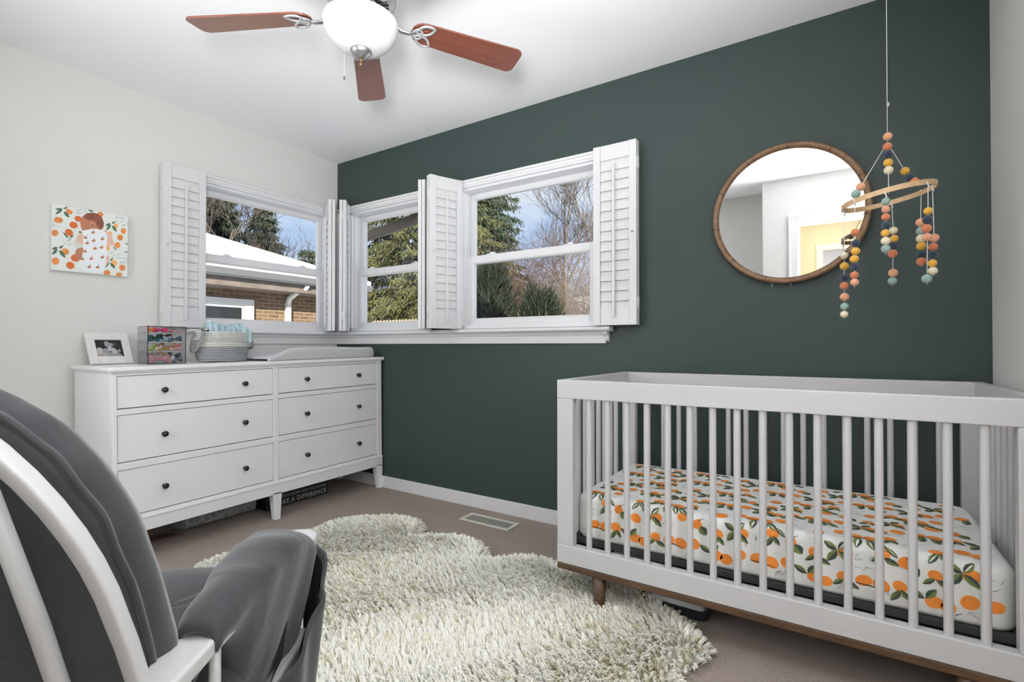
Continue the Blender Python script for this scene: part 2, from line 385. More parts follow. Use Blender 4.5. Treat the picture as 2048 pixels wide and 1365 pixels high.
# ================================================================== SHUTTERS
PW, PT, PZ0, PZ1 = .228, .0215, 1.125, 2.070
def shutter_panel(root, name='panel', w=PW, tilt_side=1, knob=True, hinge_u=None):
    """panel in local coordinates: u 0..w along x, thickness along y (0..-PT front at -PT), z world heights"""
    b = MB(); st_, rt = .040, .078
    b.box(0, st_, -PT, 0, PZ0, PZ1).box(w - st_, w, -PT, 0, PZ0, PZ1)
    b.box(st_, w - st_, -PT + .003, -.003, PZ1 - rt, PZ1).box(st_, w - st_, -PT + .003, -.003, PZ0, PZ0 + rt)
    for e in (st_ - .004, w - st_): b.box(e, e + .004, -PT - .0015, -PT + .004, PZ0, PZ1)
    p = b.build(name, shutter_white, root, bevel=.002, world=False)
    lv = MB(); n = 15; z0 = PZ0 + rt; dz = (PZ1 - rt - z0) / n
    for k in range(n):
        zc = z0 + dz * (k + .5); ht = dz * .60; a = R(13)
        pr = []
        for t, th in ((-1, .0015), (-.5, .0042), (0, .005), (.5, .0042), (1, .0015)):
            pr.append((t * ht, th))
        pts = [(t * math.sin(a) + th * math.cos(a), t * math.cos(a) - th * math.sin(a)) for t, th in pr] + [(t * math.sin(a) - th * math.cos(a), t * math.cos(a) + th * math.sin(a)) for t, th in reversed(pr)]
        lv.prism([(-PT / 2 + y * .9, zc + z) for y, z in pts], 'x', st_ + .0015, w - st_ - .0015)
    lv.build('louvres', shutter_white, p, world=False)
    tb = MB().box(w / 2 - .0065, w / 2 + .0065, -PT - .016, -PT - .004, PZ0 + rt - .035, PZ1 - rt - .028)
    for k in range(n):
        zc = z0 + dz * (k + .12); tb.box(w / 2 - .0015, w / 2 + .0015, -PT - .006, -PT + .012, zc + .008, zc + .011)
    tb.build('tilt_bar', shutter_white, p, bevel=.002, world=False)
    if knob:
        kb = MB(); u = .02 if tilt_side > 0 else w - .02
        kb.xf(Matrix.Identity(4)); kb.tube([(u, -PT, 1.60), (u, -PT - .007, 1.60), (u, -PT - .011, 1.60)], [.0062, .0068, .004], 12)
        kb.build('knob', shutter_white, p, world=False)
        kd = MB().tube([(u, -PT - .010, 1.60), (u, -PT - .0116, 1.60)], [.0026, .0026], 8); kd.build('screw', black_metal, p, world=False)
    return p
def place(o, loc, rz): o.location = loc; o.rotation_euler = (0, 0, rz)
# each bifold: an Empty at one long edge; local x runs along the front panel, which faces local -y
def bifold(label, loc, rz, knob_side, w=.23, gap=.003):
    r_ = thing('window_shutter', label, 'shutter', (loc[0], loc[1], PZ0), rz, 'white louvred bifold window shutters')
    p1 = shutter_panel(r_, 'panel', w, knob_side); place(p1, (0, 0, -PZ0), 0)
    p2 = shutter_panel(r_, 'panel', w, knob_side, knob=False); place(p2, (w, gap, -PZ0), PI)
    ux = -.002 if knob_side > 0 else w + .002
    for zz in (1.235, 1.955):
        hb = MB().tube([(ux, gap / 2, zz - .032 - PZ0), (ux, gap / 2, zz + .032 - PZ0)], .0045, 8)
        hb.box(ux - .002, ux + .002, gap / 2 - .012, gap / 2 + .012, zz - .03 - PZ0, zz + .03 - PZ0)
        hb.build('hinge', shutter_white, r_, world=False)
    return r_
bifold('shutter pair folded open flat on the left wall beside the canvas print', (.050, -1.234, 0), R(90), 1)
bifold('shutter pair folded open flat on the green wall, nearest the mirror', (2.190, -.050, 0), 0, -1, .236)
bifold('shutter pair in the corner, hinged on the left-wall window', (.038, -.112, 0), R(-31), 1)
bifold('narrow shutter pair in the corner, hinged on the narrow window', (.308 - .013, -.170 - .012, 0), R(131), 1, .185)
bifold('narrow shutter pair seen edge-on at the far side of the narrow window', (.992, -.035, 0), R(-63), 1, .185)
bifold('shutter pair swung out between the narrow and the wide window', (1.193 - .018, -.242, 0), R(69.3), 1, .228)

# ================================================================== DRESSER
DY, DT = -1.61, .7     # left end, slope of the floor under it (degrees)
dr = thing('dresser', 'long white six drawer dresser with black knobs under the left window', 'dresser', (.30, DY, 0))
dr.rotation_euler = (R(DT), 0, 0)
def dw(y): return y - DY            # world y -> local
X0, X1 = .055 - .30, .520 - .30     # local x of back and front
LEN = 1.60
b = MB()
XF = X1 - .0222
b.box(X0, XF, 0.0, .018, .2102, .8918)                      # end panels, back, bottom
b.box(X0, XF, LEN - .018, LEN, .2102, .8918)
b.box(X0, X0 + .006, .018, LEN - .018, .2102, .8918)
b.box(X0 + .006, XF, .018, LEN - .018, .2102, .2190)
# face frame: stiles and rails
f = MB(); FX0, FX1 = X1 - .022, X1
rows = [(.724, .878), (.476, .698), (.222, .444)]
cols = [(.020, .776), (.806, 1.560)]
f.box(FX0, FX1, 0, cols[0][0], .2102, .8918).box(FX0, FX1, cols[0][1], cols[1][0], .2102, .8918).box(FX0, FX1, cols[1][1], LEN, .2102, .8918)
for z0, z1 in ((.878, .8918), (.698, .724), (.444, .476), (.2102, .222)):
    for c0, c1 in cols: f.box(FX0, FX1, c0, c1, z0, z1)
carc = b.build('carcass', furn_white, dr, world=False, bevel=.0015)
f.build('face_frame', furn_white, dr, world=False, bevel=.0015)
MB().box(X0 + .008, X1 - .0235, .0185, LEN - .0185, .2195, .8915).build('gap_shade', dark_gap, dr, world=False)  # near-black block added so the gaps round the drawers look shaded
for z0, z1 in rows:
    for c0, c1 in cols:
        gapb = MB().box(X1 - .0225, X1 - .004, c0 + .0025, c1 - .0025, z0 + .0045, z1 - .0025)
        d = gapb.build('drawer', furn_white, dr, world=False, bevel=.0015)
        zc = (z0 + z1) / 2
        for yk in ((c0 + .190, c0 + .586) if c0 < .5 else (c0 + .186, c0 + .584)):
            k = MB(); k.lathe([(.0001, .030), (.007, .0295), (.0125, .026), (.0145, .021), (.0125, .016), (.0065, .013), (.0055, .004), (.009, 0), (.0001, 0)], (0, 0, 0), 18)
            k.xf(Matrix.Translation((X1 - .004, yk, zc)) @ Matrix.Rotation(R(90), 4, 'Y'))
            k.build('knob', black_metal, d, world=False)
t = MB()
t.box(X0 - .004, X1 + .020, -.014, LEN + .012, .900, .918).box(X0 - .002, X1 + .012, -.007, LEN + .006, .892, .900)
t.build('top', furn_white, dr, world=False, bevel=.004, seg=3)
ap = MB(); ap.box(X1 - .020, X1 + .006, 0.0, LEN, .140, .2005).box(X1 - .02, X1 + .010, -.002, LEN + .002, .2006, .210)
ap.box(X0 + .0, X1 - .0202, 0, .02, .140, .210).box(X0, X1 - .0202, LEN - .02, LEN, .140, .210)
ap.build('plinth', furn_white, dr, world=False, bevel=.002)
def taper_leg(y0, y1, y0b, y1b, zb):
    l = MB(); xf, xb, xfb = X1 + .006, X1 - .045, X1 + .006
    l.hexa([(xb + .016, y0b, zb), (xfb, y0b, zb), (xfb, y1b, zb), (xb + .016, y1b, zb)], [(xb, y0, .150), (xf, y0, .150), (xf, y1, .150), (xb, y1, .150)])
    l.build('leg', furn_white, dr, world=False, bevel=.002)
taper_leg(0, .055, .004, .034, 0)
taper_leg(.768, .822, .778, .812, -.009)
taper_leg(LEN - .055, LEN, LEN - .034, LEN - .003, -.018)
for yb, zb in ((.0, 0), (LEN - .05, -.018)):
    MB().box(X0, X0 + .04, yb, yb + .05, zb, .15).build('leg', furn_white, dr, world=False, bevel=.002)
def ztop(y): return .918 + (y - DY) * math.tan(R(DT)) + .0003

# ================================================================== THINGS ON THE DRESSER
# photo frame
pf_y = -1.476; pfz = ztop(pf_y)
pf = thing('photo_frame', 'small whitewashed photo frame leaning back at the left end of the dresser', 'picture frame', (.103, pf_y, pfz), R(101))
pf.rotation_euler = (R(-21.3), 0, R(101.2))
# local: x right, -y towards the viewer, z up
w2, hh = .099, .172; iw, ib, it = .064, .040, .040
fr_w = mat('whitewashed wood', (.74, .74, .71), .7, var=.10, vscale=60)
q = MB(); q.box(-w2, -iw, 0, .018, 0, hh).box(iw, w2, 0, .018, 0, hh).box(-iw, iw, 0, .018, 0, ib).box(-iw, iw, 0, .018, hh - it, hh)
q.xf(Matrix.Translation((0, -.009, .004)))
q.build('frame', fr_w, pf, world=False, bevel=.002)
ph = MB(); D_ = mat('photo black', (.02, .022, .022), .25)
G1 = mat('photo grey', (.30, .29, .31), .3); G2 = mat('photo light grey', (.50, .48, .48), .3); G3 = mat('photo blush', (.42, .36, .33), .3); G4 = mat('photo olive', (.09, .085, .06), .3)
ph.box(-iw - .002, iw + .002, 0, .006, ib - .002, hh - it + .002, 0)
def blob(cx, cz, rx, rz, mi, lay, n=14, rot=0):
    pts = []
    for k in range(n):
        a = 2 * PI * k / n; x, z = rx * math.cos(a), rz * math.sin(a)
        pts.append((cx + x * math.cos(rot) - z * math.sin(rot), -.0003 * lay - .0001, cz + x * math.sin(rot) + z * math.cos(rot)))
    ph.add(pts, [tuple(range(n))], mi)
# people huddled together: heads and shoulders, from the photograph's blobs
for cx, cz, rx, rz, mi, lay, rot in ((-.045, .060, .020, .030, 2, 1, 0), (-.028, .045, .018, .016, 3, 2, 0), (-.052, .044, .012, .014, 3, 2, 0), (-.006, .108, .013, .018, 1, 1, .2), (.012, .103, .009, .012, 1, 2, 0), (.002, .082, .010, .014, 2, 3, 0), (-.018, .066, .016, .020, 1, 1, 0), (.020, .070, .013, .018, 2, 3, .2), (.010, .048, .020, .016, 1, 2, 0), (.034, .060, .008, .016, 1, 2, 0), (.030, .108, .012, .005, 4, 1, .5), (.046, .072, .006, .009, 1, 2, 0), (.040, .044, .014, .012, 1, 1, 0)):
    blob(cx, cz, rx, rz, mi, lay, rot=rot)
ph.xf(Matrix.Translation((0, .0, .006)))
ph.build('photograph', [D_, G1, G2, G3, G4], pf, world=False)
MB().hexa([(-.02, .008, .02), (.02, .008, .02), (.02, .012, .02), (-.02, .012, .02)], [(-.02, .008, .125), (.02, .008, .125), (.02, .012, .125), (-.02, .012, .125)]).build('backing', black_metal, pf, world=False)

# acrylic organizer with four drawers
ox0, ox1, oy0, oy1 = .205, .330, -1.407, -1.226; oz = ztop(-1.31) + .001
og = thing('acrylic_organizer', 'clear acrylic box of four little drawers filled with hair bows', 'organizer', ((ox0 + ox1) / 2, (oy0 + oy1) / 2, oz))
OH = .197; lv = [0, .064, .111, .160, OH]
sh = MB(); tt = .003
sh.box(ox0, ox1 - .004, oy0, oy0 + tt, oz, oz + OH).box(ox0, ox1 - .004, oy1 - tt, oy1, oz, oz + OH).box(ox0, ox0 + tt, oy0 + tt, oy1 - tt, oz, oz + OH)
for z in (0, OH - tt): sh.box(ox0 + tt, ox1 - .004, oy0 + tt, oy1 - tt, oz + z, oz + z + tt)
sh.build('case', acrylic, og)
e = MB()
for yy in (oy0, oy1 - .0035): e.box(ox1 - .004, ox1 - .001, yy, yy + .0035, oz, oz + OH)
for z in (0, OH - .003): e.box(ox1 - .004, ox1 - .001, oy0, oy1, oz + z, oz + z + .003)
e.build('rim', smoke_acrylic, og)
for k in range(4):
    za, zb = oz + lv[k] + .004, oz + lv[k + 1] - .002
    dm = MB().box(ox0 + .006, ox1 - .005, oy0 + .005, oy1 - .005, za, za + .002).box(ox1 - .004, ox1 - .001, oy0 + .004, oy1 - .004, za, zb)
    dd = dm.build('drawer', acrylic, og)
    MB().box(ox1 - .001, ox1 + .0008, oy0 + .004, oy1 - .004, zb - .0018, zb).box(ox0 + .006, ox1, oy0 + .0035, oy0 + .0055, zb - .0016, zb).build('drawer_edge', smoke_acrylic, dd)
# hair bows
def bow_mesh(L, H, m, seed):
    r_ = random.Random(seed); b = MB()
    for s in (-1, 1):
        def fn(u, v, s=s):
            a = 2 * PI * u; x = v * L / 2; w = H / 2 * (.22 + .95 * math.sin(min(v * 1.75, PI * .62)))
            t = .010 * (.35 + .65 * math.sin(PI * min(v * 1.05, 1))) * (1 + .25 * math.sin(a * 5 + seed))
            return (t * math.cos(a), s * x, w * math.sin(a) * (1 + .07 * math.sin(9 * v + seed)))
        b.grid(fn, 18, 8, 0, True, wrapu=True)
    b.ball((.002, 0, 0), .011, 12, 0, sz=H / .030 * .5, sx=.8, sy=.75)
    return b
BOWC = {'dusty pink': (.58, .30, .30), 'hot pink': (.75, .05, .20), 'orange': (.80, .20, .03), 'coral pink': (.72, .22, .22), 'blush': (.66, .42, .38), 'black': (.015, .015, .02), 'forest green': (.02, .08, .06), 'teal': (.03, .13, .14), 'sky blue': (.35, .55, .68), 'slate blue': (.09, .14, .19), 'mint': (.38, .58, .48), 'tan': (.42, .28, .15), 'mustard': (.62, .42, .08), 'cream': (.72, .66, .50), 'lime green': (.38, .50, .15), 'rust': (.35, .12, .05), 'charcoal': (.07, .08, .095), 'denim grey': (.17, .19, .24), 'white': (.72, .72, .70), 'mauve': (.30, .20, .21)}
def bow(cn, lvl, yf, zf, L, H, rx=0.0, xo=.0, where='', knot=None):
    m = mat('bow ' + cn, BOWC[cn], .8, var=.15, vscale=60, bump=.4, bscale=120)
    za = oz + lv[lvl] + .006; zh = lv[lvl + 1] - lv[lvl] - .010
    b = bow_mesh(L, min(H, zh), m, len(cn) + lvl * 3 + int(yf * 50))
    o = b.build('hair_bow', m, None)
    o.location = (ox1 - .022 - xo, oy0 + .012 + yf * (oy1 - oy0 - .024), za + zf * zh); o.rotation_euler = (R(rx), 0, 0)
    tag(o, '%s hair bow %s' % (cn, where), 'hair bow', 'hair bows in the organizer drawers')
for cn, lvl, yf, zf, L, H, rx, xo, wh in (
    ('dusty pink', 0, .33, .38, .098, .036, 0, 0, 'filling the front of the bottom drawer'),
    ('white', 0, .67, .36, .040, .036, 20, .006, 'beside the dusty pink one in the bottom drawer'),
    ('charcoal', 0, .80, .70, .060, .026, -6, .012, 'high at the right end of the bottom drawer'),
    ('denim grey', 0, .86, .30, .046, .030, 10, .004, 'low at the right end of the bottom drawer'),
    ('mauve', 0, .22, .84, .076, .016, 4, .012, 'on top of the dusty pink one in the bottom drawer'),
    ('tan', 0, .44, .83, .040, .018, -14, .004, 'looped over the dusty pink one in the bottom drawer'),
    ('lime green', 1, .12, .42, .038, .026, 52, 0, 'at the left end of the second drawer from the bottom'),
    ('cream', 1, .30, .40, .036, .018, 20, 0, 'with round ends in the second drawer from the bottom'),
    ('mustard', 1, .44, .16, .050, .010, 0, 0, 'lying flat in the second drawer from the bottom'),
    ('rust', 1, .33, .72, .050, .020, 12, .012, 'behind the cream one in the second drawer from the bottom'),
    ('tan', 1, .62, .56, .056, .024, 10, .006, 'in the middle of the second drawer from the bottom'),
    ('blush', 1, .80, .24, .060, .018, 4, 0, 'lying at the right of the second drawer from the bottom'),
    ('coral pink', 1, .88, .66, .034, .024, -8, .008, 'upright at the right end of the second drawer from the bottom'),
    ('forest green', 2, .22, .52, .064, .030, 6, .006, 'in the left half of the third drawer from the bottom'),
    ('black', 2, .48, .80, .070, .014, 2, .010, 'along the top of the third drawer from the bottom'),
    ('teal', 2, .16, .22, .058, .018, 0, 0, 'lying low at the left of the third drawer from the bottom'),
    ('sky blue', 2, .42, .18, .046, .014, 4, 0, 'lying low in the middle of the third drawer from the bottom'),
    ('mint', 2, .57, .42, .036, .020, 24, .004, 'beside the sky blue one in the third drawer from the bottom'),
    ('slate blue', 2, .78, .34, .064, .024, 8, 0, 'at the right of the third drawer from the bottom'),
    ('orange', 3, .09, .45, .028, .022, 0, 0, 'at the left end of the top drawer'),
    ('hot pink', 3, .34, .42, .068, .024, 0, 0, 'in the top drawer'),
    ('coral pink', 3, .58, .24, .050, .012, 4, 0, 'lying in the middle of the top drawer'),
    ('blush', 3, .82, .20, .056, .012, 3, 0, 'lying at the right end of the top drawer')):
    bow(cn, lvl, yf, zf, L, H, rx, xo, wh)

# rope basket
bx, by = .285, -1.012; bz = ztop(by) + .0035
bs = thing('rope_basket', 'oval coiled rope basket, cream above and grey below, with rope handles', 'basket', (bx, by, bz))
cream_rope = mat('cream rope', (.62, .61, .57), .9, bump=.6, bscale=160, var=.12, vscale=50)
grey_rope = mat('grey rope', (.30, .31, .32), .9, bump=.6, bscale=160, var=.15, vscale=50)
BA, BB, BHH = .094, .148, .168
def bwall(z):   # size factor
    t = z / BHH; return .90 + .10 * math.sin(min(1, t * 2.2) * PI / 2) - .02 * max(0, t - .5)
b = MB(); n = 56; rr = .0062; nr = 14
prof = []
for k in range(nr):
    z = rr + k * (BHH - 2 * rr) / (nr - 1)
    for a in range(-3, 4):
        an = a / 3.5 * PI / 2; prof.append((rr * .75 * math.cos(an) - rr * .75, z + rr * math.sin(an), 1 if z < BHH * .52 else 0))
vs = []
for d, z, _ in prof:
    s_ = bwall(z)
    for k in range(n):
        a = 2 * PI * k / n; wob = .0015 * math.sin(3 * a + z * 30)
        vs.append((bx + (BA * s_ + d + wob) * math.cos(a), by + (BB * s_ + d + wob) * math.sin(a), bz + z))
for j in range(len(prof) - 1):
    b.add([], []) 
k0 = len(b.v); b.v += vs
for j in range(len(prof) - 1):
    for k in range(n):
        b.f.append((j * n + k, j * n + (k + 1) % n, (j + 1) * n + (k + 1) % n, (j + 1) * n + k)); b.m.append(prof[j][2]); b.s.append(True)
b.lathe([(.001, .004), (.9, .004)], (bx, by, bz), n, 1, sx=BA, sy=BB)
b.lathe([(.97 - .06, BHH), (.97 - .07, .02)], (bx, by, bz), n, 0, sx=BA, sy=BB)
b.lathe([(.975, BHH - .002), (.95, BHH + .002), (.91, BHH)], (bx, by, bz), n, 0, sx=BA, sy=BB)
b.build('body', [cream_rope, grey_rope], bs, fix=False)
br_ = MB()
for k in range(64):      # braided band near the top
    a = 2 * PI * k / 64; a2 = a + .13
    s_ = bwall(.125); 
    p = lambda aa, z, o=.002: (bx + (BA * s_ + o) * math.cos(aa), by + (BB * s_ + o) * math.sin(aa), bz + z)
    br_.tube([p(a, .117), p((a + a2) / 2, .124, .004), p(a2, .131)], .0030, 6)
br_.build('braid', cream_rope, bs)
for sy in (-1, 1):
    hb = MB(); yc = by + sy * BB * .93
    pts = []
    if sy < 0:
        for t in range(13):
            a = PI * t / 12
            pts.append((bx + .052 * math.cos(a) + .012, by - BB * .80 - .018 - .030 * math.sin(a), bz + BHH + .002 - .112 * math.sin(a) ** .75))
    else:
        for t in range(13):
            a = PI * t / 12
            pts.append((bx + .045 * math.cos(a), yc - .006 + .038 * math.sin(a), bz + BHH - .015 - .080 * math.sin(a) ** .8))
    hb.tube(pts, .0085, 8, flat=(.0045, .0105)); hb.build('handle', grey_rope, bs)
cloth_blue = mat('pale blue muslin', (.44, .58, .62), .9, bump=.4, bscale=70, var=.2, vscale=22)
b = MB(); rr_ = random.Random(3)
def cl(u, v):
    y = by - .105 + .235 * u
    fold = .010 * math.sin(u * 46) + .007 * math.sin(u * 83 + 1)
    x = bx + .012 + (.055 * math.cos(PI * v) + fold * (.4 + .6 * math.sin(PI * v)))
    z = bz + .11 + (.112 - .016 * u + .010 * math.sin(u * 9 + .6) + .005 * math.sin(u * 40)) * math.sin(PI * v) ** .35 * (1 - .30 * abs(2 * u - 1) ** 12)
    return (x, y, z)
b.grid(cl, 90, 20)
b.grid(lambda u, v: (bx - .010 + .045 * math.cos(PI * v) + .003 * math.sin(60 * u), by - .098 + .09 * u, bz + .125 + .108 * math.sin(PI * v) ** .4 * (1 - .5 * abs(2 * u - 1) ** 5) + .003 * math.sin(33 * u)), 60, 14, 1)
tag(b.build('muslin_cloth', [cloth_blue, mat('white muslin', (.70, .72, .73), .9, bump=.4, bscale=70)]), 'ruffled pale blue cloth standing out of the rope basket', 'cloth')
dk = MB(); dk.tube([(bx + .06, by - .115, bz + BHH + .004), (bx + .03, by - .09, bz + BHH + .010), (bx + .05, by - .07, bz + BHH + .004)], .004, 8)
tag(dk.build('cable', black_metal), 'short black cord lying on the rim of the rope basket', 'cable')

# changing pad
cy0, cy1, cx0, cx1 = -.868, -.072, .105, .505
def pad_mat():
    m = mat('striped pad cover', (.66, .66, .66), .85); n_ = m.node_tree; bb = n_.nodes['Principled BSDF']
    t = n_.nodes.new('ShaderNodeTexCoord'); w = n_.nodes.new('ShaderNodeTexWave'); w.bands_direction = 'Y'; w.inputs['Scale'].default_value = 38; w.inputs['Distortion'].default_value = .8; w.inputs['Detail'].default_value = 1; w.inputs['Detail Scale'].default_value = .4
    r = n_.nodes.new('ShaderNodeValToRGB'); r.color_ramp.elements[0].position = .22; r.color_ramp.elements[1].position = .40
    r.color_ramp.elements[0].color = (.25, .25, .26, 1); r.color_ramp.elements[1].color = (.70, .70, .70, 1)
    n_.links.new(t.outputs['Object'], w.inputs[0]); n_.links.new(w.outputs[0], r.inputs[0]); n_.links.new(r.outputs[0], bb.inputs['Base Color']); return m
b = MB()
def pad_h(s, y):     # s 0..1 across (back to front), y along
    side = (abs(2 * s - 1)) ** 1.6
    e = min(1, max(0, (y - cy0 - .02) / .13)); e = e * e * (3 - 2 * e)
    lo = .030; return lo + (.046 * side) * e + .004 * math.sin(9 * y)
def padfn(u, v):
    y = cy0 + (cy1 - cy0) * v
    # u runs round the section: bottom-back, up, over, down the front
    rr = .030
    yl = min(1, (cy1 - y) / .05); yr = min(1, (y - cy0) / .03); k = math.sqrt(max(0, 1 - (1 - min(yl, yr)) ** 2))
    zb = ztop(y) + .001
    if u < .15: s, f_ = 0, u / .15
    elif u > .85: s, f_ = 1, (1 - u) / .15
    else: s, f_ = (u - .15) / .7, 1
    x = cx0 + (cx1 - cx0) * s; h_ = pad_h(s, y) * (.45 + .55 * k)
    if f_ < 1:
        a = f_ * PI / 2; x += (-1 if s == 0 else 1) * (.012 * math.sin(2 * a)) ; h_ *= math.sin(a)
    x = (x - (cx0 + cx1) / 2) * (.93 + .07 * k) + (cx0 + cx1) / 2
    return (x, y, zb + h_)
b.grid(padfn, 60, 50)
pd = b.build('changing_pad', pad_mat())
pd.modifiers.new('s', 'SOLIDIFY').thickness = .002
tag(pd, 'contoured changing pad in a grey pinstripe cover at the right end of the dresser', 'changing pad')

# ================================================================== UNDER THE DRESSER
b = MB().box(.20, .325, -.770, -.322, .002, .130)
sg = thing('wooden_sign', 'black box sign with white lettering lying under the dresser', 'sign', (.26, -.65, .002))
b.build('box', mat('sign black', (.025, .027, .03), .6, var=.3, vscale=30), sg, bevel=.002)
sign_white = mat('sign lettering', (.50, .50, .50), .7)
sign_grey = mat('sign small lettering', (.34, .34, .35), .7)
def text(body, size, y_right, z, x, m, parent, name, xs=1.0, sp=1.0):
    c = bpy.data.curves.new(name, 'FONT'); c.body = body; c.size = size; c.align_x = 'RIGHT'; c.extrude = .0006; c.space_character = sp; c.offset = .0006
    o = bpy.data.objects.new(name, c); COL.objects.link(o); c.materials.append(m); o.parent = parent
    o.location = (x - parent.location.x, y_right - parent.location.y, z - parent.location.z); o.rotation_euler = (R(90), 0, R(90)); o.scale = (xs, 1, 1)
    bpy.context.view_layer.update(); me = bpy.data.meshes.new_from_object(o.evaluated_get(bpy.context.evaluated_depsgraph_get())); n_ = bpy.data.objects.new(name, me); COL.objects.link(n_)
    n_.parent = parent; n_.location = o.location; n_.rotation_euler = o.rotation_euler; n_.scale = o.scale; bpy.data.objects.remove(o, do_unlink=True); return n_
text('MAKE A DIFFERENCE', .040, -.336, .016, .3262, sign_white, sg, 'lettering', .92, 1.12)
text('GREAT DREAM BEGINS WITH THE DREAMER', .026, -.336, .057, .3262, sign_grey, sg, 'lettering', .78, 1.0)
text('EVERY', .040, -.336, .092, .3262, sign_white, sg, 'lettering', .92, 1.1)

bagm = mat('dusty elephant print', (.30, .32, .33), .9, col2=(.36, .38, .38), vscale=30)
def bag_mat():
    m = mat('grey leaf print cloth', (.30, .31, .315), .9); n_ = m.node_tree; bb = n_.nodes['Principled BSDF']
    t = n_.nodes.new('ShaderNodeTexCoord'); v = n_.nodes.new('ShaderNodeTexVoronoi'); v.inputs['Scale'].default_value = 26; v.feature = 'DISTANCE_TO_EDGE'
    r = n_.nodes.new('ShaderNodeValToRGB'); r.color_ramp.elements[0].position = .10; r.color_ramp.elements[1].position = .22
    r.color_ramp.elements[0].color = (.34, .36, .36, 1); r.color_ramp.elements[1].color = (.22, .24, .25, 1)
    n_.links.new(t.outputs['Object'], v.inputs['Vector']); n_.links.new(v.outputs['Distance'], r.inputs[0]); n_.links.new(r.outputs[0], bb.inputs['Base Color']); return m
b = MB()
def bagf(u, v):
    y = -1.215 + .425 * u; a = PI * 2 * v
    cx_ = .18 + .0 * u; x = cx_ + .105 * math.copysign(abs(math.cos(a)) ** .35, math.cos(a)); z = .055 + .053 * math.copysign(abs(math.sin(a)) ** .4, math.sin(a))
    e = min(1, min(u, 1 - u) / .05) ** .5
    return (cx_ + (x - cx_) * (.6 + .4 * e) + .006 * math.sin(14 * y + 3 * a) , y, .003 + max(0, z * (.8 + .2 * e) + .003 * math.sin(11 * y)))
b.grid(bagf, 40, 30)
b.add([bagf(0, k / 29) for k in range(29)], [tuple(range(29))]); b.add([bagf(1, k / 29) for k in range(29)], [tuple(range(29))])
tag(b.build('storage_bag', bag_mat()), 'flat grey printed cloth storage bag pushed under the dresser', 'bag')

def register(name, label, x0, x1, y0, y1, m, longx=True, nsl=22):
    r_ = thing(name, label, 'floor vent', ((x0 + x1) / 2, (y0 + y1) / 2, 0))
    b = MB(); e = .020
    b.box(x0, x1, y0, y0 + e, .001, .007).box(x0, x1, y1 - e, y1, .001, .007).box(x0, x0 + e, y0 + e, y1 - e, .001, .007).box(x1 - e, x1, y0 + e, y1 - e, .001, .007)
    b.build('frame', m, r_, bevel=.002)
    MB().box(x0 + e, x1 - e, y0 + e, y1 - e, .0006, .0012).build('duct', dark_gap, r_)
    s_ = MB()
    if longx:
        for k in range(nsl):
            xx = x0 + e + (x1 - x0 - 2 * e) * (k + .5) / nsl; s_.hexa([(xx - .0055, y0 + e, .0015), (xx - .0025, y0 + e, .0015), (xx - .0025, y1 - e, .0015), (xx - .0055, y1 - e, .0015)], [(xx - .002, y0 + e, .0066), (xx + .0045, y0 + e, .0066), (xx + .0045, y1 - e, .0066), (xx - .002, y1 - e, .0066)])
    else:
        for k in range(nsl):
            yy = y0 + e + (y1 - y0 - 2 * e) * (k + .5) / nsl; s_.box(x0 + e, x1 - e, yy - .002, yy + .002, .002, .006)
    s_.build('slats', m, r_)
    return r_
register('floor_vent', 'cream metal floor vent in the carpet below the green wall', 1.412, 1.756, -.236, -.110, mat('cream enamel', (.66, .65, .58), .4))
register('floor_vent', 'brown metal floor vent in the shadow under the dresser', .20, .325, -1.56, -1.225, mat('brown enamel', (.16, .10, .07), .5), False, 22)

# ================================================================== CANVAS PRINT
cv = thing('canvas_print', 'square canvas photo print of a baby lying on orange-printed cloth', 'canvas print', (.016, -1.55, 1.39))
CY0, CY1, CZ0, CZ1, CXF = -1.706, -1.388, 1.393, 1.724, .030
canvas_w = mat('printed canvas', (.74, .77, .73), .75, bump=.2, bscale=400)
b = MB().box(.001, CXF, CY0, CY1, CZ0, CZ1); b.build('canvas', canvas_w, cv, bevel=.0025)
COLS = [mat('print orange', (.78, .27, .07), .7, var=.2, vscale=40), mat('print deep orange', (.62, .14, .03), .7), mat('print leaf green', (.08, .15, .09), .7), mat('print skin', (.50, .20, .11), .6, var=.2, vscale=30), mat('print hair', (.27, .08, .045), .6, var=.3, vscale=40), mat('print light skin', (.72, .46, .36), .6), mat('print romper white', (.80, .82, .84), .7), mat('print small fruit', (.45, .20, .10), .7), mat('print stalk', (.22, .25, .24), .7), mat('print ear', (.60, .25, .14), .6), mat('print yellow orange', (.85, .42, .14), .7), mat('print shadow cloth', (.62, .66, .55), .7)]
pr = MB()
def cpx(x, y, lay):   # pixel of the photograph's zoomed print -> canvas point
    s_ = (x - 175) / (1408 - 175); top = 148 + 176 * s_; bot = 1182 + 94 * s_; t_ = 1 - (y - top) / (bot - top)
    s_ = min(.998, max(.002, s_)); t_ = min(.998, max(.002, t_))
    return (CXF + .0002 + .00025 * lay, CY0 + s_ * (CY1 - CY0), CZ0 + t_ * (CZ1 - CZ0))
def ppoly(pts, mi, lay): pr.add([cpx(x, y, lay) for x, y in pts], [tuple(range(len(pts)))], mi)
def pell(cx, cy, rx, ry, mi, lay, rot=0, n=16):
    c, s_ = math.cos(R(rot)), math.sin(R(rot))
    ppoly([(cx + rx * math.cos(2 * PI * k / n) * c - ry * math.sin(2 * PI * k / n) * s_, cy + rx * math.cos(2 * PI * k / n) * s_ + ry * math.sin(2 * PI * k / n) * c) for k in range(n)], mi, lay)
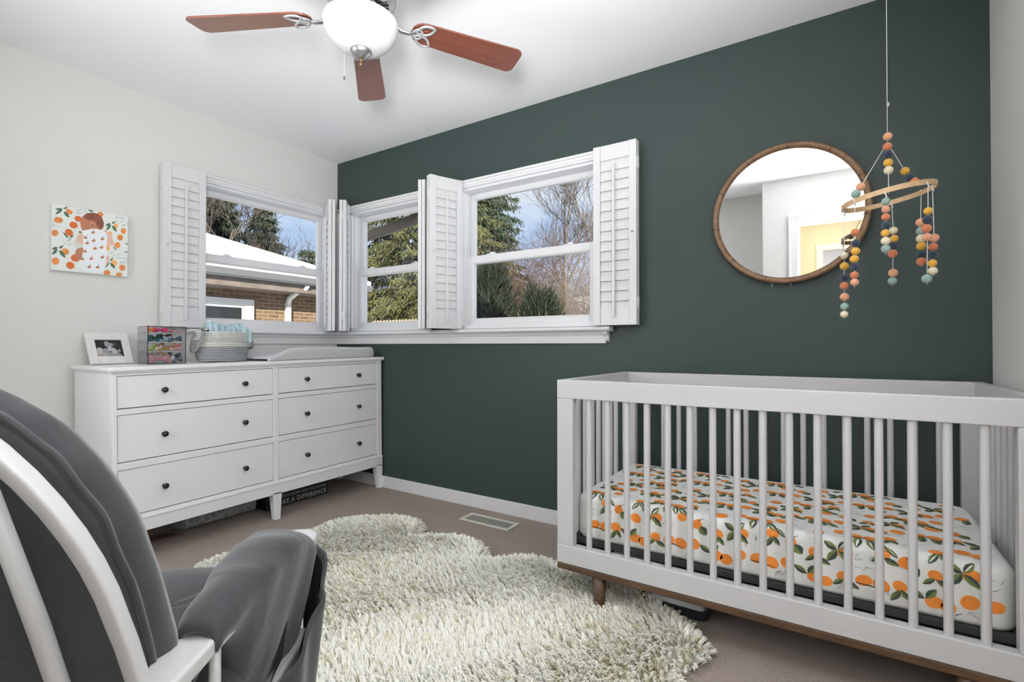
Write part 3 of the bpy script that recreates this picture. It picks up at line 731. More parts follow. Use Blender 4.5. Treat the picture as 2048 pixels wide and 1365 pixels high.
def pleaf(x0, y0, x1, y1, w, mi=2, lay=2):
    dx, dy = x1 - x0, y1 - y0; L = math.hypot(dx, dy); nx, ny = -dy / L * w, dx / L * w
    ppoly([(x0, y0), (x0 + dx * .35 + nx, y0 + dy * .35 + ny), (x0 + dx * .7 + nx * .8, y0 + dy * .7 + ny * .8), (x1, y1), (x0 + dx * .7 - nx * .8, y0 + dy * .7 - ny * .8), (x0 + dx * .35 - nx, y0 + dy * .35 - ny)], mi, lay)
for cx, cy, rx, ry, mi, rot in ((435, 275, 58, 38, 0, 30), (275, 410, 68, 48, 0, 10), (575, 380, 60, 45, 1, 15), (503, 480, 66, 52, 1, 15), (222, 612, 52, 50, 0, 0), (435, 598, 66, 52, 1, 30), (380, 895, 60, 48, 0, 25), (235, 1048, 54, 58, 0, 0), (458, 1108, 66, 55, 1, 20), (540, 990, 76, 60, 1, 0), (930, 300, 50, 40, 0, 20), (1195, 470, 42, 38, 10, 0), (1325, 552, 46, 48, 0, 0), (1268, 655, 52, 50, 0, 0), (1222, 775, 52, 46, 0, 0), (1165, 1060, 52, 50, 10, 0), (1310, 1130, 54, 50, 0, 0), (1048, 1212, 58, 42, 0, 0), (1255, 1238, 56, 34, 0, 0), (1095, 600, 40, 34, 10, 0), (1060, 820, 30, 50, 10, 0)):
    pell(cx, cy, rx, ry, mi, 1, rot)
for l in ((335, 235, 218, 245, 18), (335, 240, 225, 325, 22), (345, 235, 410, 205, 14), (350, 270, 440, 368, 26), (270, 835, 180, 865, 22), (265, 860, 182, 950, 24), (280, 850, 355, 800, 18), (285, 870, 388, 998, 28), (432, 695, 338, 590, 14), (440, 680, 512, 640, 14), (820, 262, 722, 232, 16), (1105, 440, 1015, 470, 20), (1110, 455, 1030, 545, 22), (1120, 440, 1180, 405, 16), (1125, 465, 1210, 565, 26), (1085, 1040, 1016, 1135, 16), (1090, 1030, 1150, 978, 14), (1095, 1050, 1188, 1148, 24), (1215, 860, 1140, 795, 10), (1405, 770, 1350, 735, 10), (1405, 870, 1330, 895, 10), (620, 600, 588, 570, 12)):
    pleaf(*l)
rc = random.Random(5)
for cx, cy in ((430, 745), (625, 260), (1195, 935), (1255, 360), (1345, 1010), (195, 470), (1360, 440), (400, 160)):
    for k in range(9):
        x, y = cx + rc.uniform(-75, 75), cy + rc.uniform(-45, 45); a = rc.uniform(-.9, .9); dx, dy = 26 * math.cos(a), 26 * math.sin(a)
        ppoly([(x - dx, y - dy), (x + dx, y + dy), (x + dx + 4, y + dy + 6), (x - dx + 3, y - dy + 5)], 8, 1)
# the baby: light shadowed cloth, legs, arm, romper, head
ppoly([(600, 560), (560, 640), (500, 760), (560, 860), (640, 870), (660, 600)], 11, 2)
ppoly([(640, 590), (575, 640), (548, 690), (560, 745), (610, 770), (660, 780)], 5, 3)
ppoly([(655, 825), (590, 835), (545, 860), (530, 930), (545, 1000), (585, 1040), (625, 990), (650, 920)], 3, 3)
ppoly([(975, 555), (1030, 540), (1100, 610), (1150, 700), (1172, 775), (1120, 785), (1050, 760), (1010, 680), (960, 600)], 5, 3)
ppoly([(1030, 950), (1070, 940), (1082, 1000), (1060, 1060), (1030, 1110)], 5, 3)
ppoly([(650, 560), (760, 530), (870, 522), (960, 545), (1030, 590), (1052, 650), (1030, 760), (1035, 900), (1030, 1050), (1010, 1130), (960, 1215), (800, 1200), (660, 1180), (600, 1150), (600, 1040), (640, 960), (660, 860), (650, 760), (660, 680)], 6, 4)
for cx, cy in ((812, 585), (690, 670), (820, 715), (965, 683), (715, 755), (845, 838), (950, 818), (680, 885), (785, 995), (965, 970), (638, 1005), (755, 1125), (890, 1128)):
    pell(cx, cy, 34, 20, 7, 5, rc.uniform(-20, 20), 10); pleaf(cx + 4, cy - 20, cx + 18, cy - 48, 6, 8, 5)
ppoly([(630, 350), (700, 295), (790, 275), (880, 290), (950, 345), (985, 430), (980, 500), (940, 545), (860, 525), (790, 530), (700, 550), (640, 560), (612, 500), (605, 430)], 3, 5)
ppoly([(640, 345), (720, 288), (800, 275), (890, 292), (955, 350), (988, 435), (975, 510), (935, 540), (880, 500), (850, 430), (800, 400), (740, 400), (690, 370)], 4, 6)
pell(797, 470, 34, 42, 9, 7, 0); pell(800, 472, 16, 24, 4, 8, 0)
pr.build('print', COLS, cv, fix=False)

# ================================================================== MIRROR
MC = (3.093, -.022, 1.601); MR = .308
mr = thing('round_mirror', 'round wall mirror in a brown wooden frame on the green wall', 'mirror', MC)
MT = R(1.0)
b = MB(); n = 96
prof = [(MR - .027, .006), (MR - .024, .018), (MR - .010, .024), (MR - .002, .020), (MR, .010), (MR, -.012), (MR - .027, -.012)]
b.lathe([(r, z) for r, z in prof] + [prof[0]], (0, 0, 0), n)
b.xf(Matrix.Rotation(R(90) , 4, 'X'))
b.build('frame', mirror_wood, mr, world=False)
j = MB()
for k in range(11):
    a = 2 * PI * (k + .27) / 11
    j.add([(0, 0, 0)], [])
    q = MB().box(MR - .0245, MR + .0006, -.0246, .0, -.0008, .0008); q.xf(Matrix.Rotation(a, 4, 'Y')); j.add(q.v, q.f)
j.build('frame_joint', mat('dark joint', (.04, .022, .012), .8), mr, world=False)  # dark brown lines between the frame segments
g = MB().lathe([(MR - .026, .0), (.0001, .0)], (0, 0, 0), n); g.xf(Matrix.Rotation(R(90), 4, 'X')); g.xf(Matrix.Translation((0, -.008, 0)))
g.build('mirror_glass', mirror_glass, mr, world=False)
mr.rotation_euler = (MT, 0, 0); mr.location = (MC[0], MC[1] - .001, MC[2])
hk = MB()
for xx in (-.062, .012): MB().box(xx - .001, xx + .001, -.004, .004, -MR - .012, -MR + .01).build('hook', nickel, mr, world=False)

# ================================================================== CRIB
cr = thing('crib', 'white baby crib with round spindles on a walnut base along the green wall', 'crib', (3.04, -.405, 0))
KX0, KX1, KY0, KY1 = 2.349, 3.728, -.780, -.030
RZ0, RZ1, BZ0, BZ1 = .812, .884, .170, .241
PWX, PTH = .068, .038
def cpart(name, fn, m=crib_white, bevel=.003):
    b = MB(); fn(b); return b.build(name, m, cr, bevel=bevel)
cpart('top_rail', lambda b: b.box(KX0, KX1, KY0, KY0 + PTH, RZ0, RZ1))
cpart('top_rail', lambda b: b.box(KX0, KX1, KY1 - PTH, KY1, RZ0, RZ1))
cpart('top_rail', lambda b: b.box(KX0, KX0 + .030, KY0 + PTH, KY1 - PTH, RZ0, RZ1))
cpart('top_rail', lambda b: b.box(KX1 - .030, KX1, KY0 + PTH, KY1 - PTH, RZ0, RZ1))
cpart('bottom_rail', lambda b: b.box(KX0, KX1, KY0, KY0 + PTH, BZ0, BZ1))
cpart('bottom_rail', lambda b: b.box(KX0, KX1, KY1 - PTH, KY1, BZ0, BZ1))
cpart('bottom_rail', lambda b: b.box(KX0, KX0 + .030, KY0 + PTH, KY1 - PTH, BZ0, BZ1))
cpart('bottom_rail', lambda b: b.box(KX1 - .030, KX1, KY0 + PTH, KY1 - PTH, BZ0, BZ1))
for xa, xb in ((KX0, KX0 + PWX), (KX1 - PWX, KX1)):
    for ya, yb in ((KY0 + .001, KY0 + PTH), (KY1 - PTH, KY1)):
        p = cpart('post', lambda b: b.box(xa, xb, ya, yb, BZ1, RZ0))
        if ya < -.5 and xa > 3: continue
        yi = yb if ya < -.5 else ya; sg_ = 1 if ya < -.5 else -1
        for zz in ((.655,) if xa < 3 else ()):
            s_ = MB().tube([(xa + .022 if xa < 3 else xb - .03, yi - sg_ * .001, zz), (xa + .022 if xa < 3 else xb - .03, yi + sg_ * .003, zz)], .0055, 12); s_.build('bolt', nickel, p)
slat0 = None
def slat(x, y):
    global slat0
    if slat0 is None:
        b = MB().tube([(0, 0, BZ1 - .002), (0, 0, RZ0 + .002)], .0112, 14, cap=False); slat0 = b.build('spindle', crib_white, cr, world=False)
        o = slat0
    else:
        o = slat0.copy(); COL.objects.link(o); o.parent = cr
    o.location = (x - cr.location.x, y - cr.location.y, 0)
for i in range(16): slat(2.4785 + i * .0748, KY0 + PTH / 2)
for i in range(16): slat(2.4785 + i * .0748, KY1 - PTH / 2)
for i in range(8):
    for xx in (KX0 + .016, KX1 - .016): slat(xx, -.690 + i * .0703)
cpart('base', lambda b: (b.box(KX0 + .001, KX1 - .001, KY0 + .001, KY0 + .045, .145, .169), b.box(KX0 + .001, KX1 - .001, KY1 - .045, KY1 - .001, .145, .169), b.box(KX0 + .001, KX0 + .045, KY0 + .045, KY1 - .045, .145, .169), b.box(KX1 - .045, KX1 - .001, KY0 + .045, KY1 - .045, .145, .169)), walnut, .003)
for xx, yy in ((2.512, -.744), (3.565, -.744), (2.512, -.066), (3.565, -.066)):
    l = MB(); l.lathe([(.0001, 0.012), (.0165, .012), (.018, .016), (.029, .145), (.0001, .145)], (xx, yy, 0), 20); l.build('leg', walnut, cr)
dark_fabric = mat('charcoal platform cloth', (.030, .031, .033), .85)
cpart('mattress_platform', lambda b: (b.box(2.385, 3.69, -.728, -.700, .240, .262), b.box(2.385, 3.69, -.11, -.085, .240, .262), b.box(2.385, 2.41, -.70, -.11, .240, .262), b.box(3.665, 3.69, -.70, -.11, .240, .262), b.box(2.75, 3.66, -.695, -.12, .236, .252), b.box(2.386, 2.53, -.715, -.60, .20, .240), b.box(3.55, 3.69, -.715, -.60, .20, .240)), dark_fabric, .002)

# ---- mattress in its printed sheet
MX0, MX1, MY0, MY1, MZ0, MZ1 = 2.400, 3.676, -.722, -.078, .264, .432
MR_ = .030
sheet_w = mat('printed muslin sheet', (.76, .77, .755), .85, bump=.5, bscale=45)
mt_ = thing('crib_mattress', 'crib mattress in a white fitted sheet printed with oranges and leaves', 'mattress', ((MX0 + MX1) / 2, (MY0 + MY1) / 2, MZ0))
def rr_outline(x0, x1, y0, y1, r, n=8):
    pts = []
    for cx, cy, a0 in ((x1 - r, y1 - r, 0), (x0 + r, y1 - r, 90), (x0 + r, y0 + r, 180), (x1 - r, y0 + r, 270)):
        for k in range(n + 1):
            a = R(a0 + 90 * k / n); pts.append((cx + r * math.cos(a), cy + r * math.sin(a)))
    return pts
b = MB(); rings = [(.006, MZ0 - .0), (0, MZ0 + .012)] + [(0, MZ0 + .012 + (MZ1 - MR_ - MZ0 - .012) * k / 3) for k in range(1, 4)]
for k in range(1, 9):
    a = PI / 2 * k / 8; rings.append((MR_ * (1 - math.cos(a)), MZ1 - MR_ + MR_ * math.sin(a)))
rings += [(MR_ + .05, MZ1 + .0005), (MR_ + .15, MZ1 + .001), (MR_ + .28, MZ1 + .001)]
ol = []
for ins, z in rings:
    o_ = rr_outline(MX0 + ins, MX1 - ins, MY0 + ins, MY1 - ins, max(.004, .055 - ins * .8)); ol.append([(x, y, z) for x, y in o_])
N_ = len(ol[0]); b.v = [p for r_ in ol for p in r_]
for j in range(len(ol) - 1):
    for k in range(N_):
        b.f.append((j * N_ + k, j * N_ + (k + 1) % N_, (j + 1) * N_ + (k + 1) % N_, (j + 1) * N_ + k)); b.m.append(0); b.s.append(True)
b.f.append(tuple((len(ol) - 1) * N_ + k for k in range(N_))); b.m.append(0); b.s.append(True)
b.f.append(tuple(range(N_))[::-1]); b.m.append(0); b.s.append(False)
sheet = b.build('fitted_sheet', sheet_w, mt_, fix=False)
PC = [mat('sheet orange', (.80, .25, .035), .8, var=.12, vscale=60), mat('sheet orange rim', (.86, .47, .20), .8), mat('sheet leaf dark', (.045, .075, .055), .8, var=.3, vscale=50), mat('sheet leaf olive', (.15, .19, .06), .8), mat('sheet stem', (.07, .05, .035), .8), mat('sheet sprig', (.11, .12, .11), .8)]
pp = MB()
ARC = MR_ * PI / 2; TOPW = (MY1 - MY0) - 2 * MR_; SIDE = MZ1 - MR_ - MZ0
def fold(u, v, h):      # v = 0 at the front lower hem, increasing up and then back over the top
    x = MX0 + u
    if v < SIDE: return (x, MY0 - h, MZ0 + v)
    if v < SIDE + ARC:
        a = (v - SIDE) / MR_; return (x, MY0 + MR_ - (MR_ + h) * math.cos(a), MZ1 - MR_ + (MR_ + h) * math.sin(a))
    d = v - SIDE - ARC; return (x, MY0 + MR_ + d, MZ1 + .0012 + h)
VM = SIDE + ARC + TOPW - .01; UM = MX1 - MX0
def okp(pts): return all(.03 < p[0] < UM - .03 and .012 < p[1] < VM for p in pts)
def spoly(pts, mi, lay):
    if not okp(pts): return
    cx = sum(p[0] for p in pts) / len(pts); cy = sum(p[1] for p in pts) / len(pts); h = .0007 + .0004 * lay
    vs = [fold(cx, cy, h)] + [fold(cx + (p[0] - cx) * .5, cy + (p[1] - cy) * .5, h) for p in pts] + [fold(p[0], p[1], h) for p in pts]
    n = len(pts); fs = [(0, 1 + k, 1 + (k + 1) % n) for k in range(n)] + [(1 + k, 1 + n + k, 1 + n + (k + 1) % n, 1 + (k + 1) % n) for k in range(n)]
    pp.add(vs, fs, mi)
def sell(cx, cy, rx, ry, mi, lay, rot=0.0, n=16, cut=None):
    pts = []
    for k in range(n):
        a = 2 * PI * k / n; x, y = rx * math.cos(a), ry * math.sin(a)
        if cut is not None and x > cut * rx: x = cut * rx
        pts.append((cx + x * math.cos(rot) - y * math.sin(rot), cy + x * math.sin(rot) + y * math.cos(rot)))
    spoly(pts, mi, lay)
def sleaf(x, y, L, w, rot, lay=2, two=True):
    L *= 1.15; w *= 1.1
    c, s_ = math.cos(rot), math.sin(rot)
    def T(a, b_): return (x + a * c - b_ * s_, y + a * s_ + b_ * c)
    up_ = [(0, 0), (L * .25, w * .8), (L * .55, w), (L * .85, w * .5), (L, 0)]
    spoly([T(*p) for p in up_], 2, lay); spoly([T(a, -b_) for a, b_ in up_][::-1], 3 if two else 2, lay)
def sstem(x, y, L, rot, lay=3, w=.0013, mi=4):
    c, s_ = math.cos(rot), math.sin(rot)
    pts = [(0, -w), (L * .5, -w * .7 + L * .05), (L, -w * .5), (L, w * .5), (L * .5, w * .7 + L * .05), (0, w)]
    spoly([(x + a * c - b_ * s_, y + a * s_ + b_ * c) for a, b_ in pts], mi, lay)
rs = random.Random(11)
TU, TV = .285, .262
motif = [('o', .030, .225, .3), ('b', .085, .195, 0), ('o', .150, .235, -.4), ('s', .205, .215, 0), ('o', .255, .190, .5), ('l', .020, .135, 0), ('s', .075, .110, .5), ('o', .130, .150, .2), ('c', .185, .135, 0), ('o', .248, .115, -.2), ('o', .035, .060, .6), ('s', .020, .020, .2), ('b', .105, .045, 0), ('o', .170, .065, -.5), ('l', .225, .045, 0), ('o', .275, .035, .1), ('s', .150, .012, .9)]
ku = int(UM / TU) + 2; kv = int((VM) / TV) + 2
for iu in range(-1, ku):
    for iv in range(-1, kv):
        for kd, mu, mv, ro in motif:
            u = iu * TU + mu + (iv % 2) * TU * .5; v = iv * TV + mv; ro += rs.uniform(-.15, .15)
            if kd == 'o':
                r_ = .0185 * rs.uniform(.9, 1.15); r_ *= .93; sell(u, v, r_ * 1.12, r_ * 1.0, 1, 0, ro); sell(u + .0006, v, r_ * 1.03, r_ * .92, 0, 1, ro)
                if rs.random() < .42:
                    sd2 = rs.choice((-1, 1)); sstem(u + .004 * sd2, v - .010, .020 , -1.57 + .5 * sd2); sleaf(u + .002, v - .012, .036, .008, -1.3 + .9 * sd2); sleaf(u, v - .008, .030, .007, -1.7 - .8 * sd2)
            elif kd == 'b':      # branch: fruit, hanging leaves, stem
                sell(u + .022, v + .012, .0215, .018, 0, 1, -.5); sell(u - .020, v + .016, .021, .016, 0, 1, .3)
                sstem(u - .040, v + .006, .075, -.12); sleaf(u - .010, v + .002, .040, .011, -1.75); sleaf(u + .012, v - .002, .036, .010, -1.25); sleaf(u + .028, v - .006, .040, .009, -.85)
            elif kd == 'l':      # three leaves from a stalk
                sell(u + .020, v - .004, .020, .017, 0, 1, .2)
                sstem(u - .030, v + .012, .034, -.3); sleaf(u, v, .040, .010, -2.2); sleaf(u, v, .036, .009, 2.6); sleaf(u + .002, v + .002, .034, .009, .9); sleaf(u + .002, v, .044, .009, -.75)
            elif kd == 'c':      # half hidden fruit with a curled leaf
                sell(u, v, .020, .017, 0, 1, .4, cut=.6); sleaf(u + .006, v - .006, .030, .014, -.9); sleaf(u - .018, v + .008, .036, .006, 2.4); sstem(u, v + .010, .020, .6)
            else:                # sprig of short dashes
                for k in range(8):
                    sstem(u + rs.uniform(-.026, .026), v + rs.uniform(-.022, .022), .016, rs.uniform(-.9, .9) + ro, 1, .0007, 5)
pp.build('sheet_print', PC, sheet, fix=False)

# ---- bin under the crib
bn = thing('storage_tray', 'low dark grey plastic tray on the carpet under the crib', 'tray', (2.74, -.46, 0))
b = MB(); o1 = rr_outline(2.62, 2.875, -.605, -.33, .03, 4)
def inset(o_, c, k): return [((x - c[0]) * k + c[0], (y - c[1]) * k + c[1]) for x, y in o_]
cc = (2.747, -.467); lay_ = [(inset(o1, cc, .97), .002), (o1, .032), (inset(o1, cc, 1.02), .034), (inset(o1, cc, 1.02), .038), (inset(o1, cc, .97), .038), (inset(o1, cc, .94), .010)]
n = len(o1); b.v = [(x, y, z) for o_, z in lay_ for x, y in o_]
for j in range(len(lay_) - 1):
    for k in range(n): b.f.append((j * n + k, j * n + (k + 1) % n, (j + 1) * n + (k + 1) % n, (j + 1) * n + k)); b.m.append(0); b.s.append(False)
b.f.append(tuple((len(lay_) - 1) * n + k for k in range(n))); b.m.append(0); b.s.append(False)
b.build('shell', mat('dark grey plastic', (.030, .032, .036), .35), bn)
b = MB(); b.grid(lambda u, v: (2.650 + .21 * u, -.592 + .20 * v, .016 + .060 * (math.sin(PI * u) * math.sin(PI * v)) ** .35 + .008 * math.sin(14 * u + 5 * v) * math.sin(11 * v)), 30, 24)
tag(b.build('plastic_bag', mat('white plastic bag', (.62, .66, .67), .35)), 'crumpled white plastic bag lying in the dark tray under the crib', 'bag')

# ================================================================== SHEEPSKIN RUG
RUG = [(.86, -1.70), (.90, -1.56), (.926, -1.50), (.846, -1.392), (.826, -1.294), (.85, -1.20), (.87, -1.10), (.862, -1.0), (.880, -.90), (.900, -.858), (.880, -.754), (.890, -.642), (.991, -.533), (1.124, -.432), (1.252, -.418), (1.365, -.484), (1.425, -.560), (1.437, -.585), (1.483, -.530), (1.616, -.480), (1.734, -.486), (1.834, -.546), (1.885, -.620), (1.934, -.580), (1.998, -.500), (2.113, -.458), (2.198, -.492), (2.306, -.520), (2.395, -.505), (2.509, -.515), (2.622, -.54), (2.713, -.585), (2.786, -.645), (2.830, -.69), (2.878, -.733), (2.915, -.779), (2.920, -.84), (2.905, -.89), (2.875, -.922), (2.864, -.967), (2.879, -.998), (2.93, -1.04), (2.93, -1.20), (2.86, -1.36), (2.90, -1.50), (2.80, -1.72), (2.60, -1.80), (2.40, -1.74), (2.20, -1.82), (2.0, -1.76), (1.8, -1.84), (1.55, -1.78), (1.3, -1.85), (1.05, -1.80)]
rug = thing('sheepskin_rug', 'large scalloped cream sheepskin rug in the middle of the carpet', 'rug', (1.9, -1.1, 0))
wool = mat('cream wool', (.88, .865, .77), .95, sheen=.3)
wool2 = mat('pale wool', (.90, .895, .85), .95, sheen=.3)
wool3 = mat('deep yellow wool', (.74, .69, .53), .95)
c0 = (1.9, -1.1)
b = MB(); b.prism([(c0[0] + (x - c0[0]) * .975, c0[1] + (y - c0[1]) * .96) for x, y in RUG], 'z', .001, .012); b.build('hide', wool3, rug)
def make_rug():
    rg = np.random.default_rng(4); P = np.array(RUG); n = len(P)
    def inside(q):
        r = np.zeros(len(q), bool); j = n - 1
        for i in range(n):
            xi, yi = P[i]; xj, yj = P[j]
            c = ((yi > q[:, 1]) != (yj > q[:, 1])) & (q[:, 0] < (xj - xi) * (q[:, 1] - yi) / (yj - yi + 1e-12) + xi); r ^= c; j = i
        return r
    def edge(q):
        d = np.full(len(q), 9.0); nx = np.zeros((len(q), 2))
        for i in range(n):
            a = P[i]; e = P[(i + 1) % n] - a; t = np.clip(((q - a) @ e) / (e @ e), 0, 1); c = a + t[:, None] * e; v = c - q; dd = np.hypot(v[:, 0], v[:, 1])
            m_ = dd < d; d[m_] = dd[m_]; nx[m_] = v[m_] / (dd[m_, None] + 1e-9)
        return d, nx
    s_ = .0145
    gx, gy = np.meshgrid(np.arange(.78, 3.0, s_), np.arange(-1.9, -.38, s_)); q = np.stack([gx.ravel(), gy.ravel()], 1); q += rg.uniform(-s_ * .5, s_ * .5, q.shape)
    q = q[inside(q)]; d, nx = edge(q)
    # pelt seams: hills between them
    # flow direction of the fleece: mostly towards -x / -y, outwards along the rim, with slow swirls
    ang = R(205) + .7 * np.sin(q[:, 0] * 3.1 + 1.2) * np.cos(q[:, 1] * 2.7) + .5 * np.sin(q[:, 0] * 7.3 - q[:, 1] * 6.1) + rg.normal(0, .22, len(q))
    D = np.stack([np.cos(ang), np.sin(ang)], 1); w = np.clip(1 - d / .10, 0, 1)[:, None]; D = D * (1 - w) + nx * w * 1.1; D /= np.hypot(D[:, 0], D[:, 1])[:, None] + 1e-9
    seam = np.minimum.reduce([np.abs(q[:, 1] + .60 - (q[:, 0] - 1.42) * .9 + .0), np.abs(q[:, 1] + .62 - (q[:, 0] - 1.89) * .55), np.abs((q[:, 1] + 1.12) + .10 * np.sin(q[:, 0] * 2.2))])
    hgt = .030 + .016 * np.clip(seam / .06, 0, 1) + rg.uniform(-.008, .007, len(q)); hgt *= .55 + .45 * np.clip(d / .05, 0, 1)
    K = 16; M = len(q)
    root = np.repeat(q, K, 0) + rg.normal(0, .0060, (M * K, 2)); ctr = np.repeat(q, K, 0); DD = np.repeat(D, K, 0); H = np.repeat(hgt, K)
    lean = np.repeat(rg.uniform(.014, .034, M), K)
    tip = ctr + DD * lean[:, None] + rg.normal(0, .0030, (M * K, 2)); zt = H * rg.uniform(.80, 1.08, M * K)
    wd = rg.uniform(.0013, .0024, M * K)
    side = np.stack([-DD[:, 1], DD[:, 0]], 1); tw = rg.uniform(-.7, .7, M * K); side = side * np.cos(tw)[:, None] + DD * np.sin(tw)[:, None]
    def pt(t, zf): return np.concatenate([root + (tip - root) * t, (H * 0 + zf)[:, None]], 1)
    L0 = np.concatenate([root, np.full((M * K, 1), .006)], 1); L1 = pt(.30, zt * .62); L2 = pt(.72, zt * .95); L3 = pt(1.0, zt * 1.0 - .004)
    S = np.concatenate([side, np.zeros((M * K, 1))], 1) * wd[:, None]
    V = np.stack([L0 - S, L0 + S, L1 - S * 1.2, L1 + S * 1.2, L2 - S, L2 + S, L3], 1).reshape(-1, 3)
    base = np.arange(M * K)[:, None] * 7
    T_ = np.concatenate([base + np.array([[0, 1, 3]]), base + np.array([[0, 3, 2]]), base + np.array([[2, 3, 5]]), base + np.array([[2, 5, 4]]), base + np.array([[4, 5, 6]])], 0)
    sel = np.repeat(rg.random(M), K); v2 = np.sin(q[:, 0] * 5 + q[:, 1] * 3) * .5 + np.sin(q[:, 1] * 7) * .3; v2 = np.repeat(v2, K)
    mi = np.where(sel + v2 * .25 > .80, 1, np.where(sel + v2 * .2 < .10, 2, 0)); mi5 = np.tile(mi, 5)
    V[:, 0] -= 1.9; V[:, 1] += 1.1
    o = npmesh('fleece', V, T_, [wool, wool2, wool3], rug, mi5, True); o['kind'] = 'stuff'
make_rug()

# ================================================================== CEILING FAN
FC = (1.857, -1.337); ZB = 2.197
fn_ = thing('ceiling_fan', 'five blade ceiling fan with cherry blades and a frosted glass bowl light', 'ceiling fan', (FC[0], FC[1], RH))
def fpart(name, b, m, par=None, **k): return b.build(name, m, par or fn_, **k)
fpart('canopy', MB().lathe([(.0001, 2.439), (.072, 2.439), (.070, 2.400), (.045, 2.375), (.020, 2.368), (.0001, 2.368)], (*FC, 0), 32), nickel_white)
fpart('motor_housing', MB().lathe([(.0001, 2.372), (.060, 2.370), (.105, 2.355), (.128, 2.320), (.130, 2.275), (.118, 2.248), (.100, 2.240), (.0001, 2.240)], (*FC, 0), 40), nickel_white)
vent = MB()
for k in range(30):
    a = 2 * PI * k / 30
    q = MB().box(.058, .096, -.0045, .0045, 2.2375, 2.2398); q.xf(Matrix.Translation((*FC, 0)) @ Matrix.Rotation(a, 4, 'Z')); vent.add(q.v, q.f)
fpart('vent_slots', vent, dark_gap)
fpart('switch_housing', MB().lathe([(.0001, 2.240), (.050, 2.238), (.056, 2.225), (.056, 2.172), (.048, 2.160), (.0001, 2.160)], (*FC, 0), 32), nickel)
bw = MB().lathe([(.0001, 2.166), (.10, 2.170), (.121, 2.178), (.128, 2.176), (.1305, 2.166), (.128, 2.152), (.121, 2.130), (.106, 2.108), (.086, 2.090), (.058, 2.078), (.028, 2.071), (.0001, 2.069)], (*FC, 0), 56)
bowl = fpart('light_bowl', bw, bowl_glass)
fpart('finial', MB().lathe([(.0001, 2.074), (.036, 2.074), (.038, 2.068), (.030, 2.058), (.014, 2.046), (.009, 2.044), (.0001, 2.044)], (*FC, 0), 28), nickel, bowl)
fpart('finial_knob', MB().lathe([(.0001, 2.046), (.0068, 2.045), (.0068, 2.036), (.004, 2.033), (.0075, 2.027), (.006, 2.019), (.0001, 2.015)], (*FC, 0), 16), mat('bronze', (.16, .09, .05), .35, .7), bowl)
chx = (FC[0] - .045, FC[1] - .036)
ch = MB()
for k in range(62): ch.ball((chx[0], chx[1], 2.165 - .003 * k), .0013, 6)
ch.lathe([(.0001, 1.978), (.0026, 1.976), (.003, 1.968), (.0001, 1.962)], (*chx, 0), 8, 1)
fpart('pull_chain', ch, [nickel_white, mat('bronze', (0, 0, 0))])
def blade_outline():
    pts = []; L0, L1, w0, w1 = .185, .634, .050, .064
    for k in range(9):
        a = R(90 + 180 * k / 8); pts.append((L0 + .045 + .045 * math.cos(a), w0 * math.sin(a)))
    rc_ = .030
    for k in range(6):
        a = R(-90 + 90 * k / 5); pts.append((L1 - rc_ + rc_ * math.cos(a), -w1 + rc_ + rc_ * math.sin(a)))
    for k in range(6):
        a = R(0 + 90 * k / 5); pts.append((L1 - rc_ + rc_ * math.cos(a), w1 - rc_ + rc_ * math.sin(a)))
    return pts
BO = blade_outline()
def vesica(b, cx, cy, L, w, rot, z, r=.0042):
    pts = []
    for s_ in (1, -1):
        for k in range(8):
            t = k / 8 * 2 - 1; x = L * t * s_; y = w * (1 - t * t) * s_; pts.append((cx + x * math.cos(rot) - y * math.sin(rot), cy + x * math.sin(rot) + y * math.cos(rot), z))
    b.tube(pts, 1, 8, closed=True, flat=(r * 1.2, r * .7))
for k in range(5):
    a = 61 + 72 * k + (2 if k == 1 else 3 if k == 2 else 0)
    M_ = Matrix.Translation((*FC, ZB)) @ Matrix.Rotation(R(a), 4, 'Z') @ Matrix.Rotation(R(-11), 4, 'X')
    blade = MB().prism(BO, 'z', 0, .007).build('blade', cherry, fn_, world=False, bevel=.0015)
    blade.matrix_local = Matrix.Translation((0, 0, -RH)) @ Matrix.Translation((0, 0, ZB)) @ Matrix.Rotation(R(a), 4, 'Z') @ Matrix.Rotation(R(-11), 4, 'X')
    ir = MB(); vesica(ir, .232, .026, .036, .020, .55, -.006); vesica(ir, .232, -.026, .036, .020, -.55, -.006); vesica(ir, .208, 0, .026, .018, PI / 2, -.006)
    ir.box(.222, .228, -.005, .005, -.008, -.001)
    M2 = Matrix.Translation((*FC, ZB)) @ Matrix.Rotation(R(a), 4, 'Z')
    arm = MB(); arm.tube([(.085, 0, .045), (.11, 0, .012), (.145, 0, -.012), (.175, 0, -.012), (.19, 0, -.006)], [1.1, 1, 1, .9, .8], 10, flat=(.009, .005)); arm.xf(M_.inverted() @ M2); ir.add(arm.v, arm.f, 1, True)
    ir.build('blade_iron', [nickel_white, nickel], blade, world=False)

